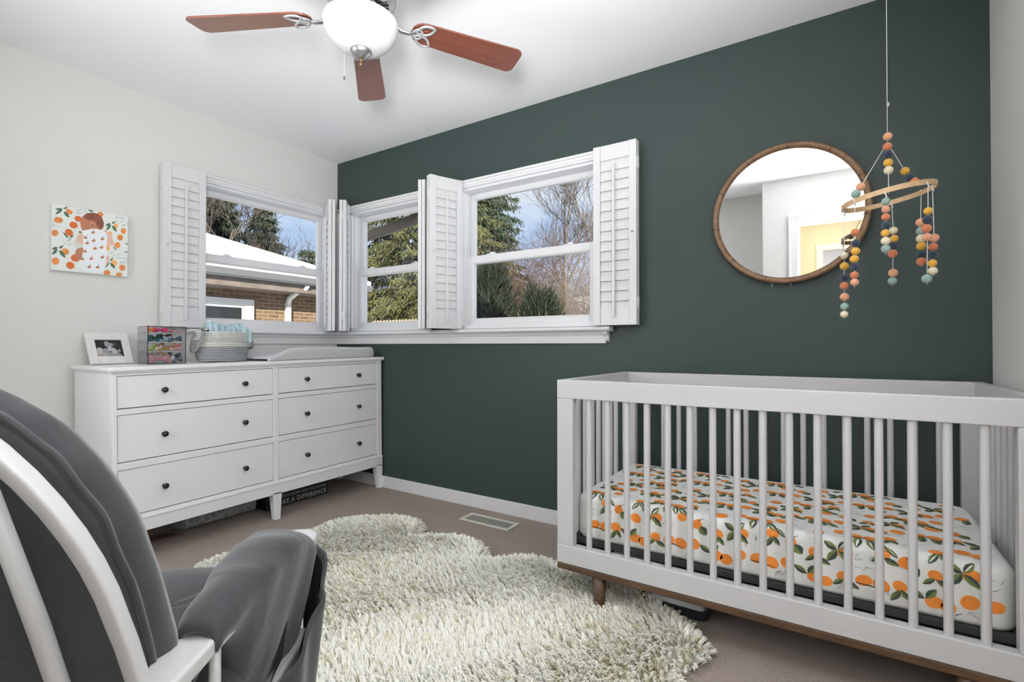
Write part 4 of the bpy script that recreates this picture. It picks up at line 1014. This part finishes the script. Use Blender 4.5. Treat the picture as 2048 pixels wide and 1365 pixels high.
# ================================================================== FELT BALL MOBILE
mo = thing('baby_mobile', 'hanging baby mobile of felt balls on a wooden hoop over the crib', 'mobile', (3.424, -.40, RH))
CP = Vector(CAM); YAW = R(33.1); PIT = math.atan(9.5 / 1005)
fwd = Vector((-math.sin(YAW) * math.cos(PIT), math.cos(YAW) * math.cos(PIT), math.sin(PIT))); rgt = Vector((math.cos(YAW), math.sin(YAW), 0)); upv = rgt.cross(fwd)
def at_y(px, py, y):      # place on the vertical plane y through a photograph pixel
    d = fwd + rgt * ((px - 1024) / F_PX) - upv * ((py - 682.5) / F_PX); t = (y - CP.y) / d.y; return CP + d * t
HC = Vector((3.424, -.40, 1.527)); HR = .130
def hoop_pt(a, r=HR):
    x, y = r * math.cos(a), r * math.sin(a); return HC + Vector((x, y, .165 * x + .05 * y))
b = MB()
b.v = []; n = 72
for k in range(n):
    a = 2 * PI * k / n
    for dr_, dz in ((0, -.0085), (.004, -.0085), (.004, .0085), (0, .0085)):
        p = hoop_pt(a, HR - .002 + dr_); b.v.append((p.x, p.y, p.z + dz))
for k in range(n):
    for j in range(4): b.f.append((k * 4 + j, k * 4 + (j + 1) % 4, ((k + 1) % n) * 4 + (j + 1) % 4, ((k + 1) % n) * 4 + j)); b.m.append(0); b.s.append(False)
b.build('hoop', hoop_wood, mo)
string = mat('white cotton string', (.78, .77, .73), .8)
FELT = {'p': mat('peach felt', (.68, .33, .19), .95, bump=.6, bscale=300, sheen=.4), 'o': mat('terracotta felt', (.55, .17, .07), .95, bump=.6, bscale=300, sheen=.4), 'n': mat('navy felt', (.018, .035, .065), .95, bump=.6, bscale=300, sheen=.4), 'm': mat('mustard felt', (.68, .36, .04), .95, bump=.6, bscale=300, sheen=.4), 'c': mat('cream felt', (.74, .66, .47), .95, bump=.6, bscale=300, sheen=.3), 's': mat('sage felt', (.26, .38, .34), .95, bump=.6, bscale=300, sheen=.4)}
def line(*pts, name='string'):
    MB().tube([tuple(p) for p in pts], .0011, 6).build(name, string, mo)
def zc(c): return (1400 + c[0] / 2.844, 180 + c[1] / 2.844)
def balls(seq, y):
    out = []
    for ch_, x, yy in seq:
        p = at_y(*zc((x, yy)), y); r_ = .0136 * (1 + .06 * math.sin(x * 7 + yy)) * (2.538 + y) / 2.138
        bb = MB().ball((0, 0, 0), r_, 16); o = bb.build('felt_ball', FELT[ch_], mo, world=False); o.location = p - mo.location; out.append(p)
    return out
APEX = at_y(*zc((1066, 300)), -.40)
line((APEX.x, APEX.y, RH - .001), APEX)
kn = MB().tube([(APEX.x, APEX.y, 1.84), (APEX.x + .004, APEX.y, 1.852), (APEX.x + .006, APEX.y, 1.846), (APEX.x + .003, APEX.y, 1.838)], .0013, 6); kn.build('knot', string, mo)
balls([('p', 1068, 265)], -.40)
tp = balls([('o', 1066, 323), ('n', 1068, 367), ('m', 1070, 415), ('c', 1072, 458)], -.41)
nf = at_y(*zc((1072, 590)), -.529); line(APEX, tp[-1], nf)
lf = balls([('p', 914, 552), ('s', 886, 592)], -.47); le = at_y(*zc((880, 635)), -.487); line(APEX, lf[0], lf[1], le)
rf = balls([('m', 1166, 462), ('n', 1192, 497), ('o', 1219, 523)], -.36); re_ = at_y(*zc((1250, 548)), -.318); line(APEX, rf[0], rf[2], re_)
for seq, y, top in (
    ([('s', 1057, 635), ('p', 1057, 680), ('o', 1056, 724), ('n', 1055, 770), ('m', 1053, 815), ('c', 1056, 860), ('s', 1056, 905)], -.529, (1057, 598)),
    ([('c', 1100, 800), ('m', 1104, 847), ('n', 1097, 888), ('o', 1095, 932), ('p', 1098, 1042), ('s', 1094, 1088)], -.271, (1090, 655)),
    ([('o', 883, 812), ('n', 886, 873), ('m', 885, 918), ('m', 877, 962), ('n', 880, 1006), ('o', 878, 1054), ('p', 879, 1095)], -.487, (880, 640)),
    ([('c', 821, 942), ('m', 821, 1003), ('n', 820, 1070), ('o', 820, 1115), ('p', 822, 1178), ('s', 822, 1232), ('c', 820, 1277)], -.400, (820, 700)),
    ([('p', 1255, 755), ('s', 1258, 803), ('c', 1258, 846), ('m', 1259, 889), ('n', 1260, 935), ('o', 1260, 977)], -.312, (1258, 585)),
    ([('m', 1297, 690), ('n', 1294, 740), ('o', 1287, 788), ('p', 1290, 838), ('s', 1290, 1075)], -.490, (1297, 540)),
    ([('p', 1332, 843), ('o', 1326, 894), ('n', 1322, 940), ('m', 1322, 987), ('c', 1324, 1030)], -.420, (1322, 560))):
    ps = balls(seq, y); t0 = at_y(*zc(top), y); e_ = ps[-1] + Vector((0, 0, -.018)); line(t0, ps[0], e_)
    kk = MB().tube([t0 + Vector((-.003, -.003, .010)), t0 + Vector((.003, -.004, -.010))], .0018, 6); kk.build('knot', string, mo)

# ================================================================== GLIDER CHAIR
GO = (2.382, -2.399, 0)
gl = thing('glider_chair', 'white wooden glider rocking chair with grey velvet cushions, seen from behind', 'glider chair', GO, R(36))
REC = R(20)
def bp(x, b_, off=0.0):        # point in the leaning back plane: b_ up the plane from z = .6, off = forward of it
    return Vector((x, off * math.cos(REC) - math.sin(REC) * b_, .6 + b_ * math.cos(REC) + off * math.sin(REC) * .0))
def gp(name, b, m=glider_white, par=None, **k): return b.build(name, m, par or gl, world=False, **k)
pts = []
Wb, Hb, b0 = .222, .318, .105
pts += [bp(Wb + .002, t) for t in (-.22, -.14, -.06, .02, .07)]
for k in range(25):
    a = PI * k / 24; pts.append(bp(Wb * math.cos(a), b0 + Hb * math.sin(a)))
pts += [bp(-Wb - .002, t) for t in (.07, .02, -.06, -.14, -.22)]
b = MB(); b.tube(pts, 1, 20, flat=(.0100, .0100), up=(0, math.cos(REC), math.sin(REC))); gp('back_bow', b)
for x in (-.136, -.046, .046, .136):
    bt = b0 + Hb * math.sqrt(1 - (x / Wb) ** 2) - .012
    b = MB(); b.tube([bp(x * .92, -.20), bp(x * .94, -.05), bp(x * .98, .10), bp(x, bt)], [.0085, .0108, .0108, .0085], 14); gp('back_spindle', b)
b = MB(); q0, q1 = bp(-.23, -.20), bp(.23, -.20); b.tube([q0, q1], 1, 12, flat=(.018, .028)); gp('back_rail', b)
# seat frame and glider base
b = MB(); b.box(-.26, -.215, -.0, .50, .345, .395).box(.215, .26, -.0, .50, .345, .395).box(-.215, .215, .455, .50, .345, .395).box(-.215, .215, .0, .04, .345, .395); gp('seat_frame', b, bevel=.006)
for s_ in (-1, 1):
    arm = []
    for k in range(13):
        a = PI * k / 12 - PI / 2; arm.append((s_ * .232 + .040 * math.sin(a + PI / 2) * 0 + .037 * math.cos(a + PI / 2) * -1 * 0, 0))
    o_ = [(.204, -.03), (.260, -.03), (.260, .20), (.264, .36), (.272, .485)]
    tipc = (.228, .500); 
    for k in range(9):
        a = R(0 + 180 * k / 8); o_.append((tipc[0] + .043 * math.cos(a), tipc[1] + .040 * math.sin(a)))
    o_ += [(.196, .36), (.203, .20)]
    if s_ < 0: o_ = [(-x, y) for x, y in o_][::-1]
    b = MB().prism(o_, 'z', .572, .598); gp('armrest', b, bevel=.006, seg=3)
    for yy in (.145, .245, .345):
        xs_ = .237 if yy < .2 else .212
        b = MB().tube([(s_ * xs_, yy + .0, .394), (s_ * xs_, yy, .573)], [.0085, .0085], 12); gp('arm_spindle', b)
    b = MB().tube([(s_ * .212, .42, .39), (s_ * .212, .42, .573)], [.014, .013], 14); gp('arm_post', b)
    b = MB().box(s_ * .225 - .02, s_ * .225 + .02, -.12, .44, .012, .060); gp('base_rail', b, bevel=.01)
    for yy in (-.04, .36):
        b = MB().tube([(s_ * .225, yy, .060), (s_ * .225, yy + .0, .305)], [.016, .014], 12); gp('base_post', b)
    b = MB().box(s_ * .225 - .012, s_ * .225 + .012, -.06, .40, .305, .335); gp('swing_bar', b, bevel=.004)
b = MB().box(-.205, .205, -.06, -.02, .015, .055).box(-.205, .205, .38, .42, .015, .055); gp('base_stretcher', b, bevel=.006)

# back cushion: two puffed faces joined by a piped seam
def cush_outline(t):      # t 0..1 round, returns (x, b)
    a = 2 * PI * t; W_, Hh = .207, (.332 if math.sin(a) > 0 else .40)
    ex = .62 if math.sin(a) > 0 else .40
    cx = math.copysign(abs(math.cos(a)) ** (ex * (1 if math.sin(a) < 0 else 1.25)), math.cos(a)); sy = math.copysign(abs(math.sin(a)) ** (ex * 1.25), math.sin(a))
    return W_ * cx, .105 + Hh * .88 * sy
SEC = [(0, -.032), (.30, -.032), (.55, -.030), (.75, -.025), (.88, -.018), (.96, -.009), (.995, .0), (.985, .006), (1.010, .012), (1.030, .024), (1.035, .038), (1.00, .056), (.86, .070), (.62, .080), (.30, .084), (0, .085)]
def cushpt(t, j, base=.055):
    rf_, of_ = SEC[j]; x, b_ = cush_outline(t); cxm, cbm = 0, .105
    w_ = (1 + .006 * math.sin(38 * t * PI + j * .3) * (1 if j > 5 else .3) + .004 * math.sin(12 * PI * t + 1.0)) if rf_ > .5 else 1
    x = cxm + (x - cxm) * rf_ * w_; b_ = cbm + (b_ - cbm) * rf_ * w_
    pk = .003 * math.sin(2 * PI * t * 17 + 1.3) * max(0, rf_ - .7) * 2
    return bp(x, b_, base + of_ + pk)
b = MB(); NT = 120
b.v = [tuple(cushpt(i / NT, j)) for j in range(len(SEC)) for i in range(NT)]
for j in range(len(SEC) - 1):
    for i in range(NT): b.f.append((j * NT + i, j * NT + (i + 1) % NT, (j + 1) * NT + (i + 1) % NT, (j + 1) * NT + i)); b.m.append(0); b.s.append(True)
bc = gp('back_cushion', b, velvet)
b = MB(); b.tube([cushpt(i / NT, 6) for i in range(NT)], .0045, 8, closed=True); gp('piping', b, velvet, bc)
# seat cushion
b = MB()
def seatc(u, v):
    a = 2 * PI * u; ph_ = PI * (v - .5)
    cx = math.copysign(abs(math.cos(a)) ** .45, math.cos(a)); cy = math.copysign(abs(math.sin(a)) ** .45, math.sin(a)); c2 = math.cos(ph_) ** .42
    return (.235 * cx * c2, .345 + .265 * cy * c2, .452 + .056 * math.copysign(abs(math.sin(ph_)) ** .7, math.sin(ph_)) + .003 * math.sin(9 * a) * c2)
b.grid(seatc, 64, 22, wrapu=True); gp('seat_cushion', b, velvet)
# arm pads draped over the armrests, the right one with a side pocket hanging open
def lerp(a, b_, t): return a + (b_ - a) * t
def interp(tab, y):
    for (y0, v0), (y1, v1) in zip(tab, tab[1:]):
        if y <= y1: return lerp(v0, v1, max(0, (y - y0) / (y1 - y0)))
    return tab[-1][1]
XI = [(.08, .200), (.12, .198), (.20, .185), (.32, .165), (.42, .158), (.47, .176), (.50, .205)]
XO = [(.08, .262), (.12, .267), (.20, .277), (.30, .285), (.40, .286), (.46, .282), (.50, .272)]
ZT = [(.08, .618), (.12, .632), (.22, .650), (.34, .654), (.41, .645), (.445, .628), (.465, .610)]
def padpt(u, v, s_=1):
    y = lerp(.100, .462, v ** .9)
    xi, xo, zt = interp(XI, y), interp(XO, y), interp(ZT, y)
    if v < .06: zt -= .012 * (1 - v / .06) ** 2
    xm, hw = (xi + xo) / 2, (xo - xi) / 2
    inner_b = .500; outer_b = interp([(.09, .560), (.14, .47), (.20, .36), (.28, .27), (.50, .26)], y)
    if u < .25:          # inner side, bottom to top
        t = u / .25; x = xi - .006 * math.sin(PI * t); z = lerp(inner_b, zt - .035, t); 
    elif u < .62:        # over the top
        a = PI * (u - .25) / .37; x = xm - hw * math.cos(a) * 1.0; z = zt - .035 + .035 * math.sin(a) ** .8
    else:                # outer drape
        t = (u - .62) / .38; z = lerp(zt - .035, outer_b, t); x = xo + .008 * math.sin(PI * t * .8) - .085 * t ** 1.1
        x += .006 * math.sin(26 * y + 5 * t) * t
        y = y + .11 * t * (1 - v) ** 2
    x += .0018 * math.sin(60 * y + 9 * u); z += .0022 * math.sin(44 * y - 14 * u) * (1 if .25 < u < .62 else 0)
    return (s_ * x, y, z)
for s_ in (1, -1):
    b = MB(); b.grid(lambda u, v: padpt(u, v, s_), 64, 44)
    o = gp('arm_pad', b, velvet); md = o.modifiers.new('s', 'SOLIDIFY'); md.thickness = .010; md.offset = -1
    # front end of the pad closing round the armrest
    # pocket panel
    b = MB()
    def pock(u, v):      # u along y, v bottom to top
        y = lerp(.235, .502, u); zt_ = interp([(.22, .36), (.32, .47), (.42, .545), (.505, .590)], y)
        z = lerp(.20, zt_, v)
        bul = .62 * math.sin(PI * min(1, u * .96)) ** .7
        xo_ = interp(XO, min(y, .47)) - .030
        x = xo_ + .100 * bul * (.45 + .55 * v) + .010 * math.sin(22 * u + 3 * v) * v * bul
        if u > .96: x = lerp(x, xo_, (u - .96) / .04)
        return (s_ * x, y + .020 * v * bul, z + .008 * math.sin(17 * u) * v)
    b.grid(pock, 40, 18)
    o = gp('side_pocket', b, velvet); md = o.modifiers.new('s', 'SOLIDIFY'); md.thickness = .006; md.offset = 0
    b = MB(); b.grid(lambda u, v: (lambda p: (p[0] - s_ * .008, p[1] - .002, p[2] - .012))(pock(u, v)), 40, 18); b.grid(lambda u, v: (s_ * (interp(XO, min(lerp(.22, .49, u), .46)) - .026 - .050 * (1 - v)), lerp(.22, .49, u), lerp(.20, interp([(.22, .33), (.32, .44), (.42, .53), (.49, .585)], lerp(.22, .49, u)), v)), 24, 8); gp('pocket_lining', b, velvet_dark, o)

# ================================================================== OUTDOORS
struct(MB().box(-60, 60, .35, 80, -.62, -.42).box(-60, -.25, -40, .35, -.62, -.42).build('ground_snow', mat('snow', (.88, .90, .93), .8, var=.06, vscale=1.5)), 'snow covered garden outside the windows', 'ground')
snow = mat('roof snow', (.90, .92, .95), .8, bump=.3, bscale=4)
def brick_mat():
    m = mat('brown brick', (.30, .19, .12), .9); n_ = m.node_tree; bb = n_.nodes['Principled BSDF']
    t = n_.nodes.new('ShaderNodeTexCoord'); mp_ = n_.nodes.new('ShaderNodeMapping'); mp_.inputs['Rotation'].default_value = (0, R(90), R(90))
    sp_ = n_.nodes.new('ShaderNodeSeparateXYZ'); cb_ = n_.nodes.new('ShaderNodeCombineXYZ')
    br = n_.nodes.new('ShaderNodeTexBrick'); br.inputs['Scale'].default_value = 1.0; br.inputs['Brick Width'].default_value = .215; br.inputs['Row Height'].default_value = .0677; br.inputs['Mortar Size'].default_value = .008; br.inputs['Bias'].default_value = -.1
    br.inputs['Color1'].default_value = (.22, .135, .07, 1); br.inputs['Color2'].default_value = (.13, .08, .045, 1); br.inputs['Mortar'].default_value = (.30, .25, .18, 1)
    n_.links.new(t.outputs['Object'], sp_.inputs[0]); n_.links.new(sp_.outputs['Y'], cb_.inputs['X']); n_.links.new(sp_.outputs['Z'], cb_.inputs['Y'])
    n_.links.new(cb_.outputs[0], br.inputs['Vector']); n_.links.new(br.outputs['Color'], bb.inputs['Base Color']); return m
hs = thing('brick_house', 'neighbouring brick house with a snow covered roof, seen through the left window', 'house', (-9.2, -1, -.42))
b = MB().box(-13, -5.7, -9, 4.32, -.42, 2.02); b.build('wall', brick_mat(), hs)
b = MB().box(-13.2, -5.24, -9.4, 4.76, 2.02, 2.16); b.build('soffit', mat('weathered frieze', (.24, .20, .17), .9, var=.3, vscale=5), hs)
g_grey = mat('grey gutter', (.16, .165, .17), .6)
b = MB().prism([(-5.24, 2.165), (-5.15, 2.165), (-5.12, 2.20), (-5.115, 2.30), (-5.13, 2.305), (-5.24, 2.30)], 'y', -9.4, 4.86).prism([(4.76, 2.165), (4.85, 2.165), (4.86, 2.30), (4.76, 2.30)], 'x', -13.2, -5.12)
b.build('gutter', g_grey, hs)
s_r = .40; e1, e2, yc, zz0 = -5.14, -13.3, 4.84, 2.30; rid = (e1 - e2) / 2
b = MB(); A = (e1, yc, zz0); B_ = (e1 - rid, yc - rid, zz0 + s_r * rid); Cc = (e1 - rid, -12, zz0 + s_r * rid); D2 = (e1, -12, zz0); E2 = (e2, yc, zz0); F2 = (e2, -12, zz0)
up2 = .06
b.add([A, D2, Cc, B_, E2, F2], [(0, 3, 2, 1), (0, 4, 3), (4, 5, 2, 3), (0, 1, 5, 4)])
rf_o = b.build('roof', mat('dark shingles', (.10, .09, .09), .9), hs)
T3 = lambda p, k: (p[0] + (.0 if k else 0), p[1], p[2] + k)
b = MB(); tp_ = [T3(p, .09) for p in (A, D2, Cc, B_, E2, F2)]; b.add([A, D2, Cc, B_, E2, F2] + tp_, [(6, 9, 8, 7), (6, 10, 9), (10, 11, 8, 9), (0, 6, 7, 1), (0, 4, 10, 6)])
b.build('roof_snow', snow, hs)
whw = mat('white exterior trim', (.70, .70, .68), .6)
def nwin(y0, y1, z0, z1):
    b = MB().box(-5.70, -5.64, y0, y1, z1 - .10, z1).box(-5.70, -5.64, y0, y0 + .16, z0, z1 - .10).box(-5.70, -5.64, y1 - .16, y1, z0, z1 - .10).box(-5.70, -5.66, y0 + .16, y1 - .16, z1 - .16, z1 - .10).box(-5.70, -5.66, y1 - .21, y1 - .16, z0, z1 - .16)
    o = b.build('window_frame', whw, hs, bevel=.006)
    MB().box(-5.69, -5.675, y0 + .16, y1 - .16, z0, z1 - .16).build('pane', mat('dark house glass', (.025, .03, .03), .08), o)
nwin(.2, 2.56, .5, 1.855)
b = MB(); b.box(-5.69, -5.61, 3.19, 3.28, -.40, 1.86); b.tube([(-5.65, 3.235, 1.82), (-5.60, 3.235, 1.93), (-5.42, 3.30, 2.06), (-5.25, 3.34, 2.10), (-5.20, 3.345, 2.17)], 1, 12, flat=(.045, .04)); b.build('downspout', whw, hs, bevel=.004)
# own downspout elbow outside the narrow window
brown_m = mat('brown painted metal', (.13, .105, .075), .5)
b = MB(); b.tube([(-.62, .62, 1.99), (-.45, .60, 2.010), (.10, .57, 2.066), (.27, .56, 2.086), (.335, .56, 2.13), (.352, .56, 2.22), (.354, .56, 2.46)], 1, 16, flat=(.036, .040))
b.tube([(-.62, .62, 1.99), (-.66, .625, 1.93), (-.67, .63, -.40)], 1, 16, flat=(.036, .040))
tag(b.build('drain_pipe', brown_m), 'brown drain pipe with an elbow crossing the top of the narrow window outside', 'drain pipe')
b = MB().box(-.6, 4.3, .05, .62, 2.445, 2.50); struct(b.build('trim_5', brown_m), 'eave board of this house above the windows outside', 'eave')

# ---- vegetation
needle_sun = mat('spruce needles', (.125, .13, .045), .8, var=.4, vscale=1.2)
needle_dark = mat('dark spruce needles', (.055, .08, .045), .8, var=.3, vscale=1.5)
bark = mat('grey bark', (.16, .13, .11), .9, var=.3, vscale=6)
twig_red = mat('reddish twigs', (.12, .065, .045), .9, var=.25, vscale=3)
twig_tan = mat('tan twigs', (.20, .15, .10), .9, var=.25, vscale=3)
def needles(rg, cpts, dirs, count, L, W_, spread, droop):
    n_ = len(cpts); C_ = np.repeat(cpts, count, 0) + rg.normal(0, spread, (n_ * count, 3)); D_2 = np.repeat(dirs, count, 0) + rg.normal(0, .45, (n_ * count, 3)); D_2[:, 2] -= droop
    D_2 /= np.linalg.norm(D_2, axis=1)[:, None]; l = L * rg.uniform(.6, 1.3, n_ * count)[:, None]
    S = np.cross(D_2, rg.normal(0, 1, (n_ * count, 3))); S /= np.linalg.norm(S, axis=1)[:, None] + 1e-9; S *= W_ * rg.uniform(.6, 1.2, n_ * count)[:, None]
    V = np.stack([C_, C_ + D_2 * l * .4 + S, C_ + D_2 * l, C_ + D_2 * l * .4 - S], 1).reshape(-1, 3)
    return V, np.arange(n_ * count * 4).reshape(-1, 4)
def spruce(label, loc, h, rad, seed, m, zlow=.6, whorl=.30, nb=11, cnt=7, L=.16, W_=.020, dens=1.0, tp=1.0):
    rg = np.random.default_rng(seed); root = thing('spruce_tree', label, 'tree', loc, 0, 'evergreen trees outside')
    b = MB(); b.tube([(0, 0, 0), (0, 0, h * .5), (0, 0, h)], [.16, .10, .02], 8); 
    cp, dr2 = [], []
    z = zlow; k = 0
    while z < h - .2:
        rr = rad * (1 - (z - zlow) / (h - zlow)) ** tp + .15
        for j in range(nb):
            if rg.random() > dens: continue
            a = 2 * PI * (j + rg.uniform(-.4, .4)) / nb + k * .7; l = rr * rg.uniform(.65, 1.12); dz = -.18 * l
            b.tube([(0, 0, z), (math.cos(a) * l * .5, math.sin(a) * l * .5, z + dz * .3), (math.cos(a) * l, math.sin(a) * l, z + dz)], [.022, .014, .004], 4, cap=False)
            m_ = max(3, int(l / .085))
            for q in range(m_):
                t = .25 + .75 * (q + rg.random()) / m_; side = rg.uniform(-1, 1) * .28 * l * (1.15 - t)
                x, y = math.cos(a) * l * t - math.sin(a) * side, math.sin(a) * l * t + math.cos(a) * side
                cp.append((x, y, z + dz * t * t - abs(side) * .25)); dr2.append((math.cos(a) * .55, math.sin(a) * .55, -.5))
        z += whorl * rg.uniform(.8, 1.2); k += 1
    b.build('trunk', bark, root, world=False)
    V, Q = needles(rg, np.array(cp), np.array(dr2), cnt, L, W_, .055, .5)
    npmesh('foliage', V, Q, m, root)
    return root
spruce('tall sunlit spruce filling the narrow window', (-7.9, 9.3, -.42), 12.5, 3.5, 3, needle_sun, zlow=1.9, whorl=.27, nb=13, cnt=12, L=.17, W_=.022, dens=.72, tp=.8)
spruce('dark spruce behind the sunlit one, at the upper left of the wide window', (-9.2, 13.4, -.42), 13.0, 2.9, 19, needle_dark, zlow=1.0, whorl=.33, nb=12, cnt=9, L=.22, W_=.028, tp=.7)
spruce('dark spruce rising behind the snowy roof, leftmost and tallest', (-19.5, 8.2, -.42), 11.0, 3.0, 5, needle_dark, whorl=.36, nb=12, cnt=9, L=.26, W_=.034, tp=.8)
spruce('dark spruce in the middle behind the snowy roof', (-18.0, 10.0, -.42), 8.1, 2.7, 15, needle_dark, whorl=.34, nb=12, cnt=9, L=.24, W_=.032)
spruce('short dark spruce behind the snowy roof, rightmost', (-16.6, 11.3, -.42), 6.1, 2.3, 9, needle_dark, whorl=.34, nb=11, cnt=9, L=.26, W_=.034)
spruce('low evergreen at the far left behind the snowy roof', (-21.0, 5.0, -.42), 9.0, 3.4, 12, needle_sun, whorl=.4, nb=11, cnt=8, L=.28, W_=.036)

def bare(name, label, loc, seed, m, n0, L0, r0, depth, spread, up, cat='tree', group=None, fork=3, sides=4):
    rg = random.Random(seed); b = MB()
    def grow(p, d, l, r, lev):
        q = p; pts = [tuple(p)]; dd = d.copy(); ns_ = 3
        for k in range(ns_):
            dd = (dd + Vector((rg.uniform(-.22, .22), rg.uniform(-.22, .22), rg.uniform(-.1, .16)))).normalized(); q = q + dd * (l / ns_); pts.append(tuple(q))
        b.tube(pts, [r * (1 - .4 * k / ns_) for k in range(ns_ + 1)], sides if lev < 2 else 3, cap=False)
        if lev >= depth: return
        for k in range(fork + (1 if rg.random() < .5 else 0)):
            t = rg.uniform(.35, 1.0); i = min(ns_ - 1, int(t * ns_)); s0 = Vector(pts[i]).lerp(Vector(pts[i + 1]), t * ns_ - i)
            nd = (dd + Vector((rg.uniform(-1, 1), rg.uniform(-1, 1), rg.uniform(-.3, .7))) * spread).normalized()
            grow(s0, nd, l * rg.uniform(.55, .8), r * .58, lev + 1)
    for k in range(n0):
        d = Vector((rg.uniform(-1, 1) * up, rg.uniform(-1, 1) * up, 1)).normalized()
        grow(Vector((rg.uniform(-.25, .25) * (n0 > 1), rg.uniform(-.25, .25) * (n0 > 1), 0)), d, L0 * rg.uniform(.8, 1.1), r0, 0)
    o = b.build(name, m, None, world=False, fix=False); o.location = loc
    return tag(o, label, cat, group)
bare('bare_shrub', 'reddish leafless shrub in the middle of the wide window, farther one', (-2.3, 7.2, -.42), 21, twig_red, 9, 1.5, .022, 5, .75, .45, 'shrub')
bare('bare_shrub', 'tan leafless shrub at the right edge of the wide window', (-.9, 6.4, -.42), 22, twig_tan, 9, 1.15, .014, 4, .6, .40, 'shrub')
bare('bare_tree', 'tall leafless tree with a pale trunk behind the reddish shrub', (-3.6, 11.0, -.42), 23, bark, 1, 3.6, .065, 5, .8, .1, 'tree', fork=4)
bare('bare_tree', 'leafless tree with a stout trunk in front of the tallest dark spruce', (-16.2, 7.3, -.42), 24, bark, 1, 4.6, .11, 5, .8, .05, 'tree', fork=4)
bare('bare_tree', 'thin leafless tree against the sky at the right of the left window', (-15.5, 11.5, -.42), 25, bark, 1, 3.4, .06, 5, .8, .1, 'tree', fork=3)
def twiggy(root, rx, ry, z0, z1, n_, seed, m, L=.34, W_=.0032, up=.5, cnt=5):
    rg = np.random.default_rng(seed); z = rg.uniform(0, 1, n_); a = rg.uniform(0, 2 * PI, n_); r_ = np.sqrt(rg.uniform(0, 1, n_)) * (.45 + .55 * z)
    cp = np.stack([np.cos(a) * r_ * rx, np.sin(a) * r_ * ry, z0 + z * (z1 - z0) * (1 - .25 * r_)], 1); d = np.stack([np.cos(a) * .6, np.sin(a) * .6, np.full(n_, up)], 1)
    V, Q = needles(rg, cp, d + rg.normal(0, .5, d.shape), cnt, L, W_, .12, 0); npmesh('twigs', V, Q, m, root)
def bush(label, loc, rx, ry, h, seed, m, n_=900, cnt=10, L=.10, W_=.010, up=.9):
    rg = np.random.default_rng(seed); root = thing('yew_bush', label, 'shrub', loc, 0, 'dark evergreen bushes under the wide window')
    a = rg.uniform(0, 2 * PI, n_); rr = np.sqrt(rg.uniform(0, 1, n_)); z = rg.uniform(.05, 1, n_) ** .8
    sc_ = np.sqrt(np.clip(1 - (z * .95) ** 3, .05, 1)); cp = np.stack([np.cos(a) * rr * rx * sc_, np.sin(a) * rr * ry * sc_, z * h], 1)
    d = np.stack([np.cos(a) * .5, np.sin(a) * .5, np.full(n_, up)], 1)
    V, Q = needles(rg, cp, d, cnt, L, W_, .05, 0); npmesh('foliage', V, Q, m, root)
    b = MB(); r2 = random.Random(seed)
    for k in range(14):
        x, y = r2.uniform(-.7, .7) * rx, r2.uniform(-.7, .7) * ry; b.tube([(x * .3, y * .3, 0), (x * .7, y * .7, h * .5), (x, y, h * .92)], [.016, .010, .004], 5, cap=False)
    b.build('stems', bark, root, world=False)
needle_yew = mat('yew needles', (.015, .024, .010), .8, var=.4, vscale=3)
bush('dark yew bush at the lower left of the wide window, taller of the two', (-.36, 2.45, -.42), .42, .42, 2.30, 31, needle_yew, 800, 12, .17, .009, 1.4)
bush('dark yew bush in the lower middle of the wide window, in front of the shrubs', (.26, 2.70, -.42), .30, .36, 2.0, 32, needle_yew, 380, 10, .19, .009, 1.6)
for sx_, sy_, sd_, lb_ in ((-2.05, 5.7, 41, 'reddish leafless shrub beside the spruce at the left of the wide window'), (-1.35, 6.3, 42, 'reddish leafless shrub in the middle of the wide window, nearer one'), (-.62, 5.8, 43, 'tan leafless shrub nearest the right edge of the wide window')):
    q_ = bare('bare_shrub', lb_, (sx_, sy_, -.42), sd_, twig_red if sd_ < 43 else twig_tan, 13, 1.35, .020, 5, .62, .38, 'shrub', fork=2)
    twiggy(q_, 1.0, .8, .5, (3.6, 3.9, 2.9)[sd_ - 41], 1000, sd_, twig_red if sd_ < 43 else twig_tan)
bush('lower greener bush beside the fence at the wide window', (-1.4, 5.4, -.42), .9, .6, 2.0, 33, needle_sun, 1200, 10, .12, .012)
# picket fence and its neighbours
fe = thing('picket_fence', 'weathered wooden picket fence at the foot of the tall spruce', 'fence', (-6, 5.6, -.42))
wood_w = mat('weathered wood', (.46, .38, .28), .9, var=.25, vscale=5)
pk0 = None
for k in range(58):
    if pk0 is None:
        b = MB().prism([(-.031, 0), (.031, 0), (.031, 2.00), (.018, 2.03), (-.018, 2.03), (-.031, 2.00)], 'y', -.01, .01); pk0 = b.build('picket', wood_w, fe, world=False); o = pk0
    else:
        o = pk0.copy(); COL.objects.link(o); o.parent = fe
    o.location = (-3.0 + .101 * k, 0, .0)
for zz in (.5, 1.75): MB().box(-3.05, 2.85, .012, .05, zz, zz + .09).build('rail', wood_w, fe, world=False)
sd = thing('garden_shed', 'small wooden shed with snow on its roof behind the picket fence', 'shed', (-16.5, 13.5, -.42))
MB().box(-2.2, 2.2, -1.5, 1.5, 0, 3.0).build('wall', wood_w, sd, world=False)
MB().prism([(-1.8, 3.0), (1.8, 3.0), (1.8, 3.2), (0, 3.7), (-1.8, 3.35)], 'x', -2.5, 2.5).build('roof_snow', snow, sd, world=False)
fh = thing('distant_house', 'pale distant house with a snowy roof behind the leafless shrubs', 'house', (-4.5, 24, -.42))
MB().box(-4.5, 4.5, -2, 2, 0, 2.9).build('wall', mat('beige siding', (.42, .38, .32), .9), fh, world=False)
MB().prism([(-2.5, 2.9), (2.5, 2.9), (2.5, 3.05), (0, 4.3), (-2.5, 3.15)], 'x', -5, 5).build('roof_snow', snow, fh, world=False)
